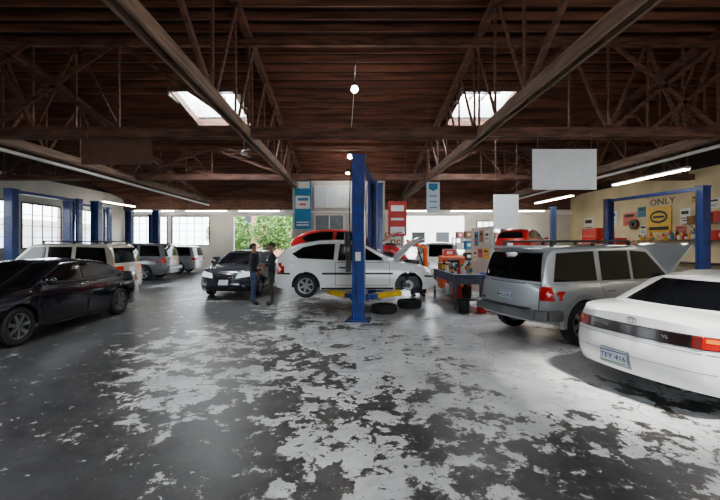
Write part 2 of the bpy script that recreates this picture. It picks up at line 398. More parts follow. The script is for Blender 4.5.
def wheel(parent,x,y,z,r,side,rimm,wd=.2,spokes=5,name='wheel'):
    b=MB(); h=wd/2
    b.lathe([(r*.66,-h*.9),(r*.85,-h),(r*.97,-h*.8),(r,-h*.4),(r,h*.4),(r*.97,h*.8),(r*.85,h),(r*.66,h*.9)],M['rubber'],axis='y',seg=32,close=True)
    w=b.obj(name,parent); w.location=(x,y,z)
    b=MB(); s=side
    b.lathe([(r*.67,-h*.85),(r*.67,h*.85),(r*.6,h*.8),(r*.58,-h*.8)],rimm,axis='y',seg=32,close=True)
    b.lathe([(r*.6,s*h*.15),(.001,s*h*.15)],M['dsteel'],axis='y',seg=24)
    b.lathe([(r*.17,s*h*.2),(r*.17,s*h*.72),(.002,s*h*.78)],rimm,axis='y',seg=16)
    for k in range(spokes):
        a=2*math.pi*k/spokes+.3
        b.beam((r*.1*math.cos(a),s*h*.6,r*.1*math.sin(a)),(r*.62*math.cos(a),s*h*.6,r*.62*math.sin(a)),.05,r*.17,rimm)
    b.obj('rim',w); return w
def paint(name,rgb,metal=.4,rough=.3,var=.04): return mat(name,C(*rgb),rough,metal,coat=.8,var=var,scale=2)
def car(name,loc,rz,kind,L,W,H,pm,label,wr=.32,rear='std',plate=None,hood_open=False,rack=False,cladding=None,rimm=None,spokes=5,plan=None,ra_=None,sill_=None,plate_y=0,flares=False,hub_off=False,bumpm=None):
    T=K[kind]; root=thing(name,loc,rz,label,'car'); hx=L/2; hw=W/2; rimm=rimm or M['rim']
    sill=sill_ or T['sill']; plan=plan or T['plan']; R=wr+.055; fa,ra=T['fa']*hx,(ra_ or T['ra'])*hx
    top=[(p[0]*hx,p[1]*H) for p in T['top']]; roof=[(p[0]*hx,p[1]*H) for p in T['roof']]
    b=MB(); bm=b.bm; b.mi(pm)
    xs=[-hx+L*k/56 for k in range(57)]
    for e in (.015,.04,.08,.13,.19,.26): xs+=[hx-e,-hx+e]
    for a in (fa,ra):
        xs=[x for x in xs if abs(x-a)>R+.02]
        for k in range(19): xs.append(a+R*math.cos(math.pi*k/18))
        xs+=[a+R+.004,a-R-.004]
    xs=sorted(xs)
    FR=[1,.75,.5,.25,0,-.25,-.5,-.75,-1]
    LV=[0,.1,.25,.42,.58,.72,.83,.91,.96,1]
    WP=[(0,.93),(.12,.965),(.4,1.0),(.65,.995),(.82,.975),(.93,.945),(1,.905)]
    def s_end(x):
        t=max(0,(abs(x)/hx-.72)/.28); return t*t
    def shp(x,f,q):
        s=s_end(x); sg=1 if x>0 else -1
        amt=(T['ex'][0] if x>0 else T['ex'][1])
        xx=x-sg*s*(amt*pl([(0,1.2),(.15,.3),(.3,0),(.5,0),(.58,.35),(1,1)],q))
        return xx+sg*s*.08*(1-f*f)
    rings=[]
    for x in xs:
        zb=sill
        for a in (fa,ra):
            if abs(x-a)<=R+.001: zb=max(sill,wr+math.sqrt(max(0,R*R-(x-a)**2)))
        if abs(x)>hx-.35: zb=sill+.05*((abs(x)-hx+.35)/.35)
        zt=sm(top,x,.06)
        pw=sm(plan,abs(x)/hx,.01)*hw
        left=[]
        for t in LV:
            z=zb+(zt-zb)*t; q=(z-sill)/(zt-sill)
            left.append((shp(x,1,q),pw*sm(WP,q,.03),z))
        ring=left[:]
        yt=left[-1][1]
        for f in FR[1:-1]: ring.append((shp(x,f,1),yt*f,zt+.035*(1-f*f)))
        ring+=[(p[0],-p[1],p[2]) for p in reversed(left)]
        rings.append([bm.verts.new(p) for p in ring])
    n=len(rings[0])
    for r0,r1 in zip(rings[:-1],rings[1:]):
        for k in range(n-1): bm.faces.new((r0[k],r0[k+1],r1[k+1],r1[k]))
    nl=len(LV)
    for ring,x in ((rings[0],xs[0]),(rings[-1],xs[-1])):
        rows=[]
        zt=ring[nl-1].co.z
        for j in range(nl):
            Lp,Rp=ring[j],ring[n-1-j]
            if j==nl-1: row=ring[nl-1:n-nl+1]
            else:
                row=[Lp]
                q=(Lp.co.z-sill)/(zt-sill)
                for f in FR[1:-1]:
                    row.append(bm.verts.new((shp(x,f,q),Lp.co.y*f,Lp.co.z+.035*(1-f*f)*(j/(nl-1))**3)))
                row.append(Rp)
            rows.append(row)
        for a,c in zip(rows[:-1],rows[1:]):
            for k in range(len(a)-1):
                try: bm.faces.new((a[k],a[k+1],c[k+1],c[k]))
                except: pass
    x0,x1=roof[0][0],roof[-1][0]; belt=min(roof[0][1],roof[-1][1])-.03
    gs=sorted([x0+(x1-x0)*k/44 for k in range(45)]+[x0+e for e in (.01,.03,.05,.08,.12)]+[x1-e for e in (.02,.05)])
    xm=(x0+x1)/2; hl2=(x1-x0)/2
    gr=[]
    for x in gs:
        zt=sm(roof,x,.06) if x0+.07<x<x1-.07 else pl(roof,x)
        ze=max(belt+.005,zt-.075); pw=sm(plan,abs(x)/hx,.01)
        wb=hw*.895; wtp=hw*T['wr']
        def yy(z): return pw*(wb+(wtp-wb)*(z-belt)/(H-belt))
        X=(x-xm)/hl2; s=max(0,(abs(X)-.35)/.65)**1.5*(1 if X>0 else -1)
        left=[]
        for t in (0,.2,.4,.6,.8,.93,1):
            z=belt+(ze-belt)*t; left.append((x,yy(z),z))
        yt=left[-1][1]; ring=left[:]
        bl=.11 if kind in('sedan','hatch') else .07
        for f in (.965,.90,.75,.5,.25,0,-.25,-.5,-.75,-.90,-.965):
            a=abs(f); dz=pl([(0,0),(.25,.002),(.5,.009),(.75,.021),(.90,.036),(.965,.052),(1,.075)],a)
            ring.append((x+s*bl*(1-f*f),yt*f,max(belt+.006,zt-dz)))
        ring+=[(p[0],-p[1],p[2]) for p in reversed(left)]
        gr.append([bm.verts.new(p) for p in ring])
    m_=len(gr[0])
    for r0,r1 in zip(gr[:-1],gr[1:]):
        for k in range(m_-1): bm.faces.new((r0[k],r0[k+1],r1[k+1],r1[k]))
    for r in (gr[0],gr[-1]):
        try: bm.faces.new(r)
        except: pass
    bmesh.ops.recalc_face_normals(bm,faces=bm.faces[:])
    bvh=BVHTree.FromBMesh(bm)
    body=b.obj('body',root,smooth=38)
    b=MB(); b.box((0,0,sill+.17),(L-.35,W-.62,.28),M['black'])
    for a in (fa,ra):
        for sd in (1,-1):
            rr=[]
            for k in range(15):
                t=math.pi*k/14
                rr.append((a+R*math.cos(t),wr+R*math.sin(t)))
            for p,q in zip(rr[:-1],rr[1:]):
                y0,y1=sd*(hw*.93),sd*(hw-.34)
                b.poly([(p[0],y0,p[1]),(q[0],y0,q[1]),(q[0],y1,q[1]),(p[0],y1,p[1])],M['black'])
        b.cyl((a,-hw+.2,wr),(a,hw-.2,wr),.04,.04,M['dsteel'],8)
    b.cyl((-hx+.05,-hw*.5,sill+.05),(-hx+.5,-hw*.5,sill+.05),.03,.03,M['steel'],10)
    b.obj('underbody',root,norm=False)
    if flares:
        for a in (fa,ra):
            for sd in (1,-1):
                b=MB(); pr=None
                for k in range(17):
                    t=math.pi*(-.04+1.08*k/16); ro=[]
                    for (dr,dy) in ((-.01,-.04),(-.01,.025),(.055,.012),(.07,-.05)):
                        ro.append(b.bm.verts.new((a+(R+dr)*math.cos(t),sd*(hw*.985+dy),wr+(R+dr)*math.sin(t))))
                    if pr: b._f([b.bm.faces.new((pr[i],pr[(i+1)%4],ro[(i+1)%4],ro[i])) for i in range(4)],cladding or pm)
                    pr=ro
                b.obj('wheel_flare',root,smooth=50)
    sc=lambda P:[(p[0]*hx,p[1]*H) for p in P]
    se=lambda P,mir=False:[((-1 if mir else 1)*p[0]*hw,p[1]*H) for p in P]
    def grow(P,g):
        cx=sum(p[0] for p in P)/len(P); cz=sum(p[1] for p in P)/len(P)
        return [(p[0]+(g if p[0]>cx else -g),p[1]+(g if p[1]>cz else -g)) for p in P]
    for ax in ('L','R'):
        for wpoly in T['win']:
            w=decal(bvh,root,'window_trim',[grow(sc(wpoly),.012)],ax,M['black'],.004)
            decal(bvh,w,'window_pane',[sc(wpoly)],ax,M['glass'],.008)
        for dp in T['doors']:
            P=sc(dp)
            d0=decal(bvh,root,'door',[P],ax,pm,.006)
            decal(bvh,d0,'door_gap',[grow(P,.010)],ax,M['black'],.003)
            xr=min(p[0] for p in P)+.10; zz=max(p[1] for p in P)-.12
            h=bvh.ray_cast(Vector((xr+.08,6 if ax=='L' else -6,zz)),Vector((0,-1 if ax=='L' else 1,0)))
            if h[0]:
                b=MB(); sg=1 if ax=='L' else -1
                b.box((h[0].x,h[0].y+sg*.022,zz),(.18,.028,.03),pm if cladding is None else cladding); b.obj('door_handle',d0,bevel=.008)
        xm_=T['win'][0][0][0]*hx-.05; zm=T['win'][0][0][1]*H+.05; sg=1 if ax=='L' else -1
        b=MB(); b.sph((xm_,sg*(hw+.06),zm),.1,pm,(.6,1,.7)); b.box((xm_,sg*(hw-.05),zm-.04),(.07,.16,.04),M['black']); b.obj('wing_mirror',root)
        zz0=.40*H if kind!='suv' else .36*H
        xa,xb=ra+R+.05,fa-R-.05
        decal(bvh,root,'side_moulding',[[(xa,zz0),(xb,zz0),(xb,zz0+.05),(xa,zz0+.05)]],ax,cladding or pm,.016)
        if kind=='hatch' and cladding:
            decal(bvh,root,'bumper_moulding',[[(-hx*.97,zz0),(ra-R-.03,zz0),(ra-R-.03,zz0+.045),(-hx*.97,zz0+.045)]],ax,cladding,.012)
            decal(bvh,root,'bumper_moulding',[[(fa+R+.03,zz0-.06),(hx*.96,zz0-.09),(hx*.96,zz0-.045),(fa+R+.03,zz0-.015)]],ax,cladding,.012)
            decal(bvh,root,'tail_light',[[(-hx*.97,.48*H),(-hx*.90,.48*H),(-hx*.91,.595*H),(-hx*.955,.595*H)]],ax,M['tlr'],.012)
        decal(bvh,root,'sill_trim',[[(xa-.02,sill+.01),(xb+.02,sill+.01),(xb+.02,sill+.06),(xa-.02,sill+.06)]],ax,M['black'],.006)
        zk=.50*H if kind=='sedan' else .42*H
        decal(bvh,root,'marker_light',[[(hx*.86,zk),(hx*.93,zk),(hx*.93,zk+.04),(hx*.86,zk+.04)]],ax,M['tla'],.008)
    decal(bvh,root,'windshield',[se(T['ws'])],'F',M['glass'],.008)
    decal(bvh,root,'rear_window',[se(T['rw'])],'B',M['glass'],.008)
    zt_r=T['top'][0][1]*H
    zf=T['top'][-1][1]
    if kind=='sedan':
        HLp=[(.40,zf-.05),(.88,zf-.01),(.82,zf+.085),(.46,zf+.045)]; GR=[(-.34,zf-.07),(.34,zf-.07),(.38,zf+.02),(-.38,zf+.02)]; IN=[(-.62,.19),(.62,.19),(.66,.29),(-.66,.29)]
    elif kind=='hatch':
        HLp=[(.42,zf-.02),(.84,zf+.02),(.76,zf+.13),(.50,zf+.06)]; GR=[(-.28,zf-.02),(.28,zf-.02),(.32,zf+.04),(-.32,zf+.04)]; IN=[(-.55,.2),(.55,.2),(.6,.28),(-.6,.28)]
    else:
        HLp=[(.52,zf-.07),(.88,zf-.05),(.88,zf+.02),(.52,zf+.01)]; GR=[(-.46,zf-.07),(.46,zf-.07),(.46,zf+.015),(-.46,zf+.015)]; IN=[(-.55,.22),(.55,.22),(.6,.27),(-.6,.27)]
    for mir in (False,True): decal(bvh,root,'headlight',[se(HLp,mir)],'F',M['hl'],.012)
    if kind=='hatch':
        for ax in('L','R'): decal(bvh,root,'headlight',[[(hx*.86,(zf+.05)*H),(hx*.965,(zf+.01)*H),(hx*.95,(zf+.06)*H),(hx*.84,(zf+.11)*H)]],ax,M['hl'],.012)
    g=decal(bvh,root,'grille',[se(GR)],'F',M['black'],.01)
    for k in range(3):
        z=GR[0][1]+(GR[2][1]-GR[0][1])*(k+.5)/3
        decal(bvh,g,'grille_bar',[se([(GR[0][0]+.02,z-.006),(GR[1][0]-.02,z-.006),(GR[1][0]-.02,z+.008),(GR[0][0]+.02,z+.008)])],'F',M['chrome'],.02)
    decal(bvh,root,'air_intake',[se(IN)],'F',M['black'],.008)
    decal(bvh,root,'license_plate',[[(-.15,.30*H),(.15,.30*H),(.15,.30*H+.15),(-.15,.30*H+.15)]],'F',M['plate'],.02)
    if rear=='strip':
        zA,zB=.512*H,.602*H
        decal(bvh,root,'lamp_strip',[se([(-.97,zA/H),(.97,zA/H),(.97,zB/H),(-.97,zB/H)])],'B',M['black'],.006)
        for mir in (False,True):
            tl=decal(bvh,root,'tail_light',[se([(.60,zA/H+.006),(.95,zA/H+.006),(.95,zB/H-.006),(.60,zB/H-.006)],mir)],'B',M['tlr'],.012)
            decal(bvh,tl,'reverse_lens',[se([(.61,zA/H+.010),(.68,zA/H+.010),(.68,zB/H-.010),(.61,zB/H-.010)],mir)],'B',mat('smoky_lens',C(95,35,35),.15,coat=.5),.016)
            decal(bvh,tl,'amber_lens',[se([(.70,zB/H-.042),(.94,zB/H-.042),(.94,zB/H-.015),(.70,zB/H-.015)],mir)],'B',M['tla'],.016)
        decal(bvh,root,'center_panel',[se([(-.58,zA/H+.008),(.58,zA/H+.008),(.58,zB/H-.008),(-.58,zB/H-.008)])],'B',mat('dark_strip_panel',C(26,13,16),.2,coat=.3),.010)
        for ax in('L','R'):
            tl=decal(bvh,root,'tail_light',[[(-hx*.985,zA+.01),(-hx*.86,zA+.02),(-hx*.88,zB-.01),(-hx*.975,zB-.01)]],ax,M['tlr'],.012)
            decal(bvh,tl,'amber_lens',[[(-hx*.97,zB-.05),(-hx*.88,zB-.045),(-hx*.89,zB-.02),(-hx*.965,zB-.02)]],ax,M['tla'],.016)
        decal(bvh,root,'bumper_gap',[se([(-.98,.480),(.98,.480),(.98,.484),(-.98,.484)])],'B',M['black'],.005)
        decal(bvh,root,'bumper_groove',[se([(-.96,.352),(.96,.352),(.96,.356),(-.96,.356)])],'B',M['steel'],.005)
        decal(bvh,root,'plate_recess',[[(plate_y-.19,.245*H),(plate_y+.19,.245*H),(plate_y+.17,.245*H+.19),(plate_y-.17,.245*H+.19)]],'B',P_clad,.006)
        pz=.265*H
    elif rear=='suv':
        for mir in (False,True):
            decal(bvh,root,'tail_light',[se([(.80,.455),(.97,.455),(.95,.585),(.80,.585)],mir)],'B',M['tlr'],.012)
        for ax in('L','R'): decal(bvh,root,'tail_light',[[(-hx*.99,.455*H),(-hx*.925,.455*H),(-hx*.935,.585*H),(-hx*.985,.585*H)]],ax,M['tlr'],.012)
        tg=[(-.78,.36),(.78,.36),(.78,.60),(-.78,.60)]
        t0=decal(bvh,root,'tailgate',[se(tg)],'B',pm,.009)
        decal(bvh,t0,'tailgate_gap',[grow(se(tg),.012)],'B',M['black'],.004)
        b=MB(); b.box((-hx-.03,0,.555*H),(.05,.5,.05),pm); b.obj('tailgate_handle',t0,bevel=.012)
        b=MB()
        pts=[(-hx+.28,-hw*.99),(-hx+.02,-hw*.97),(-hx-.09,-hw*.80),(-hx-.11,0),(-hx-.09,hw*.80),(-hx+.02,hw*.97),(-hx+.28,hw*.99)]
        for p,q in zip(pts[:-1],pts[1:]): b.beam((p[0],p[1],.315*H),(q[0],q[1],.315*H),.12,.17,bumpm or cladding or pm)
        b.obj('rear_bumper',root,bevel=.02)
        b=MB(); b.box((-hx-.11,0,.365*H),(.13,1.1,.02),M['black']); b.obj('bumper_step',root)
        b=MB(); b.box((-hx*.95,0,.965*H),(.2,W*.63,.04),pm); b.obj('roof_spoiler',root,bevel=.012)
        b=MB(); b.cyl((-hx-.0,.1,.68*H),(-hx+.03,-.3,.70*H),.01,.008,M['black'],6); b.obj('rear_wiper',root)
        pz=.42*H
    else:
        zr=zt_r/H
        vert=kind in('hatch','van')
        for mir in (False,True):
            P=[(.78,zr-.14),(.93,zr-.14),(.9,zr-.01),(.78,zr-.01)] if vert else [(.46,zr-.11),(.92,zr-.11),(.9,zr-.02),(.46,zr-.02)]
            decal(bvh,root,'tail_light',[se(P,mir)],'B',M['tlr'],.012)
        for ax in('L','R'): decal(bvh,root,'tail_light',[[(-hx*.985,(zr-.11)*H),(-hx*.92,(zr-.11)*H),(-hx*.93,(zr-.03)*H),(-hx*.975,(zr-.03)*H)]],ax,M['tlr'],.012)
        decal(bvh,root,'bumper_gap',[se([(-.96,.40),(.96,.40),(.96,.408),(-.96,.408)])],'B',M['black'],.005)
        pz=.42*H if vert else .46*H
    ph=decal(bvh,root,'license_plate',[[(plate_y-.155,pz),(plate_y+.155,pz),(plate_y+.155,pz+.155),(plate_y-.155,pz+.155)]],'B',M['plate'],.02)
    if plate:
        h=bvh.ray_cast(Vector((-8,plate_y,pz+.07)),Vector((1,0,0)))
        text(plate,.085,(h[0].x-.029,plate_y,pz+.07),(R90,0,-R90),M['pgreen'],ph,'plate_lettering',ext=.002)
        hh=h[0].x-.03
        for dz,mm in ((.135,'pgreen'),(.015,'green')):
            b=MB(); b.box((hh,plate_y,pz+dz),(.006,.30,.010),M[mm]); b.obj('plate_band',ph)
    xh=T['roof'][-1][0]*hx+.03
    P=[(xh,-hw*.74),(hx*.93,-hw*.6),(hx*.93,hw*.6),(xh,hw*.74)]
    if hood_open:
        bay=decal(bvh,root,'engine_bay',[P],'T',M['grease'],.006)
        b=MB(); cx=(xh+hx*.93)/2; zc=pl(top,cx)
        b.box((cx,0,zc+.03),(.4,.6,.12),M['dsteel']); b.cyl((cx-.1,-.4,zc+.0),(cx-.1,-.4,zc+.12),.1,.1,M['black']); b.box((cx+.1,.42,zc+.04),(.25,.18,.1),M['black'])
        b.obj('engine',bay,bevel=.02)
        hd=decal(bvh,root,'hood',[P],'T',pm,.012,step=.12)
        me=hd.data; piv=Vector((xh,0,pl(top,xh)+.03)); Rm=Matrix.Rotation(-math.radians(hood_open),4,'Y')
        me.transform(Matrix.Translation(piv)@Rm@Matrix.Translation(-piv))
        sd=hd.modifiers.new('s','SOLIDIFY'); sd.thickness=.03; sd.offset=0
        e=piv+Rm@Vector((.7,-hw*.5,0))
        b=MB(); b.cyl((xh+.65,-hw*.6,pl(top,xh+.65)),(e.x,e.y,e.z),.008,.008,M['steel'],6); b.obj('hood_prop',root)
    else:
        h0=decal(bvh,root,'hood',[P],'T',pm,.006,step=.12)
        decal(bvh,h0,'hood_gap',[grow(P,.009)],'T',M['black'],.003)
    if rack:
        for sg in (1,-1):
            b=MB(); y=sg*hw*.63; b.cyl((-hx*.82,y,H+.035),(hx*.0,y,H+.05),.02,.02,M['black'],8)
            for x in (-hx*.82,-hx*.4,0): b.box((x,y,H-.01),(.06,.04,.09),M['black'])
            b.obj('roof_rail',root)
        for x in (-hx*.65,-hx*.15):
            b=MB(); b.cyl((x,-hw*.63,H+.05),(x,hw*.63,H+.05),.015,.015,M['black'],8); b.obj('roof_bar',root)
    for a in (fa,ra):
        for sg in (1,-1):
            if hub_off and a==fa and sg==-1:
                b=MB(); y=sg*(hw-.16)
                b.cyl((a,y,wr),(a,y+sg*.02,wr),.13,.13,M['steel'],24); b.cyl((a,y+sg*.02,wr),(a,y+sg*.07,wr),.065,.06,M['dsteel'],16)
                for k in range(5):
                    t=k*1.2566; b.cyl((a+.05*math.cos(t),y+sg*.07,wr+.05*math.sin(t)),(a+.05*math.cos(t),y+sg*.10,wr+.05*math.sin(t)),.007,.007,M['steel'],6)
                b.box((a-.1,y,wr+.03),(.08,.12,.14),M['dsteel']); b.cyl((a,y-sg*.1,wr),(a,y-sg*.16,wr+.26),.04,.04,M['dsteel'],10)
                b.obj('brake_hub',root); continue
            wheel(root,a,sg*(hw-.115),wr,wr,sg,rimm,spokes=spokes)
    return root,bvh
A=math.radians
P_black=paint('paint_black',(20,21,30),.2,.16); P_white=paint('paint_white',(230,232,232),0,.3,.02)
P_silver=paint('paint_silver',(164,168,173),.45,.3); P_gold=paint('paint_champagne',(172,164,146),.3,.3)
P_grey=paint('paint_grey',(120,122,124),.4,.3); P_red=paint('paint_red',(185,14,18),.1,.28); P_dark=paint('paint_charcoal',(58,64,72),.4,.25)
P_clad=paint('bumper_silver',(136,139,143),.3,.4); P_low=paint('bumper_lower_grey',(92,94,98),.3,.45)

car('sedan_car',(-6.5,7.75,0),A(-90),'sedan',4.8,1.78,1.43,P_black,'black four door sedan parked on the worn concrete floor',wr=.33,spokes=7)
car('minivan_car',(-9.75,12.35,0),A(181),'suv',4.75,1.85,1.76,P_gold,'champagne sport utility wagon parked between blue lifts',wr=.35,rear='std',rack=True)
car('suv_car',(-11.0,18.1,0),A(182),'suv',4.6,1.82,1.78,P_grey,'grey sport utility vehicle parked nose to the wall',wr=.36,rear='suv')
car('wagon_car',(-11.0,21.6,0),A(182),'suv',4.4,1.75,1.62,P_silver,'silver station wagon parked near the far windows',wr=.33,rear='std')
car('sedan_car',(-3.80,13.85,0),A(-93),'sedan',4.7,1.82,1.50,P_dark,'dark grey sedan facing out with bright headlights',wr=.33)
car('hatchback_car',(.14,10.05,.38),A(1),'hatch',4.12,1.70,1.46,P_white,'white two door hatchback on blue lift, front wheel removed',wr=.30,hood_open=55,spokes=6,cladding=M['black'],hub_off=True)
car('hatchback_car',(-.05,14.0,.80),A(0),'hatch',4.3,1.74,1.48,P_red,'red hatchback raised on a lift behind the white car',wr=.30,hood_open=40)
u=A(18.5)
r4,_=car('suv_car',(2.91+2.32*math.cos(u),6.82+2.32*math.sin(u),0),u,'suv',4.6,1.78,1.74,P_silver,'silver four door sport utility vehicle with its hood up',wr=.38,rear='suv',plate='WCZ 812',rack=True,cladding=P_clad,hood_open=36,spokes=6,ra_=-.65,sill_=.36,flares=True,bumpm=P_low)
text('4RUNNER',.07,(-2.335,.52,.69),(R90,0,-R90),M['dsteel'],r4,'badge_lettering')
rc,bv=car('coupe_car',(3.17+2.36*math.cos(u),4.14+2.36*math.sin(u),0),u,'sedan',4.72,1.80,1.40,P_white,'white sedan seen from its tail with full width lamp strip',wr=.32,rear='strip',plate='TEY 416',plate_y=.16,sill_=.24)
def rtext(s,size,y,z,m,root,bv,nm='badge_lettering'):
    h=bv.ray_cast(Vector((-8,y,z)),Vector((1,0,0))); text(s,size,(h[0].x-.02,y,z),(R90,0,-R90),m,root,nm)
rtext('TOYOTA',.045,.36,.557*1.4,M['rim'],rc,bv); rtext('V6',.055,-.33,.557*1.4,M['rim'],rc,bv)
h=bv.ray_cast(Vector((-8,0,.635*1.4)),Vector((1,0,0)))
b=MB()
for ry,rz_,cz in ((.055,.036,0),(.022,.034,0),(.04,.014,.014)):
    n=24; ri=[b.bm.verts.new((h[0].x-.014,ry*math.cos(6.2832*k/n),.635*1.4+cz+rz_*math.sin(6.2832*k/n))) for k in range(n)]
    ro=[b.bm.verts.new((h[0].x-.014,(ry-.008)*math.cos(6.2832*k/n),.635*1.4+cz+(rz_-.007)*math.sin(6.2832*k/n))) for k in range(n)]
    b._f([b.bm.faces.new((ri[k],ri[(k+1)%n],ro[(k+1)%n],ro[k])) for k in range(n)],M['steel'])
b.obj('emblem',rc)
car('minivan_car',(4.6,19.4,0),A(-92),'van',4.7,1.85,1.8,P_white,'white minivan just inside the far roller door opening',wr=.33)
car('hatchback_car',(8.5,18.2,1.0),A(50),'hatch',4.1,1.7,1.45,P_red,'bright red hatchback raised on a wall side lift',wr=.3)

# ------------------------------------------------------------------ lifts
def lift(p1,p2,arm_z,label,h=3.7,ctrl=True,pads=.85,beam=True,armm=None,pw=.28):
    p1=Vector(p1);p2=Vector(p2); d=(p2-p1); L=d.length; mid=(p1+p2)/2
    t=thing('car_lift',(mid.x,mid.y,0),math.atan2(d.y,d.x),label,'car lift','two post car lifts')
    am=armm or M['blue']
    for sg in (-1,1):
        x=sg*L/2
        b=MB()
        b.box((x+sg*.12,0,h/2),(.03,pw,h),M['blue'])
        for s in (-1,1):
            b.box((x,s*(pw/2-.015),h/2),(.25,.03,h),M['blue']); b.box((x-sg*.12,s*(pw/2-.04),h/2),(.025,.06,h),M['blue'])
        b.box((x,0,h+.02),(.3,pw+.04,.05),M['blue']); b.obj('column',t,bevel=.006)
        b=MB(); b.box((x,0,.012),(.5,pw+.26,.024),M['blue'])
        for sx in (-.2,.2):
            for sy in (-.22,.22): b.cyl((x+sx,sy,.02),(x+sx,sy,.06),.016,.016,M['steel'],6)
        for s in (-1,1): b.beam((x+sg*.2,s*.10,.03),(x+sg*.12,s*.10,.22),.015,.05,M['blue'])
        b.obj('base_plate',t)
        b=MB(); b.box((x-sg*.13,0,arm_z+.2),(.14,pw-.10,.75),M['dsteel']); b.box((x-sg*.2,0,arm_z),(.16,pw+.16,.14),am); b.obj('carriage',t,bevel=.01)
        b=MB(); b.cyl((x-sg*.05,.05,arm_z+.6),(x-sg*.05,.05,h-.1),.022,.022,M['chrome'],10); b.cyl((x-sg*.05,-.05,arm_z+.5),(x-sg*.05,-.05,h-.1),.008,.008,M['steel'],6); b.obj('lift_cylinder',t)
        for s in (-1,1):
            b=MB(); px,py=x-sg*.95,s*pads
            b.beam((x-sg*.22,s*.12,arm_z),(px,py,arm_z),.13,.10,am); b.beam((x-sg*.45,s*(.12+(pads-.12)*.32),arm_z),(px-sg*.06,py+s*.05,arm_z),.15,.12,M['yellow'])
            b.cyl((px,py,arm_z-.04),(px,py,arm_z+.1),.06,.06,M['yellow'],12); b.cyl((px,py,arm_z+.1),(px,py,arm_z+.115),.07,.07,M['rubber'],12)
            b.obj('lift_arm',t,bevel=.006)
        b=MB(); pr=None
        for k in range(9):
            q=Vector((x-sg*.02,pw/2+.03+.05*math.sin(k*.5),h-.1-k*(h-1.0)/8))
            if pr: b.cyl(pr,q,.012,.012,M['black'],6)
            pr=q
        b.obj('hydraulic_hose',t)
    if beam:
        b=MB(); b.box((0,0,h-.04),(L-.2,.14,.12),M['blue']); b.obj('overhead_beam',t,bevel=.005)
    if ctrl:
        b=MB(); b.box((-L/2-.1,.22,1.55),(.2,.12,.34),M['black']); b.cyl((-L/2-.1,.24,1.72),(-L/2-.1,.24,2.0),.08,.08,M['dsteel']); b.cyl((-L/2-.1,.22,1.1),(-L/2-.1,.22,1.38),.06,.06,M['black'])
        b.box((-L/2-.21,.22,1.6),(.02,.08,.1),M['steel'])
        b.obj('power_unit',t,bevel=.01)
        b=MB(); b.box((-L/2-.142,0,1.45),(.012,.12,.2),M['white']); b.obj('warning_label',t)
        b=MB(); pr=None
        for k in range(10):
            q=Vector((-L/2-.16-.03*math.sin(k*.9),.10-.03*k*.3,1.9-k*.17))
            if pr: b.cyl(pr,q,.010,.010,M['black'],6)
            pr=q
        b.obj('power_cable',t)
    return t
lift((.2,8.4),(.72,11.75),.50,'blue two post lift carrying the white hatchback')
lift((.95,12.4),(1.0,15.6),.86,'blue two post lift carrying the red hatchback')
lift((-12.45,13.6),(-12.35,16.75),.1,'blue two post lift standing beside the window wall',ctrl=False,pw=.34)
lift((-13.4,17.6),(-13.5,20.6),.1,'blue two post lift at the window wall',ctrl=False,pw=.34)
for (x,y) in ((-10.9,15.9),(-11.9,19.95),(-10.6,20.25),(-12.3,23.0)):
    t=thing('lift_post',(x,y,0),0,'single blue steel lift post standing in the parking bay','lift post','lift posts')
    b=MB()
    b.box((0,.12,1.75),(.34,.03,3.5),M['blue'])
    for s in (-1,1): b.box((s*.16,0,1.75),(.03,.25,3.5),M['blue'])
    b.box((0,0,3.52),(.4,.3,.05),M['blue']); b.obj('column',t,bevel=.006)
    b=MB(); b.box((0,0,.012),(.55,.5,.024),M['blue']); b.obj('base_plate',t)
lift((12.3,12.9),(11.75,16.8),.1,'blue two post lift beside the cream wall',ctrl=False,pw=.32)
lift((11.2,20.4),(8.75,21.2),.85,'blue two post lift holding a bright red car',ctrl=False,beam=False)

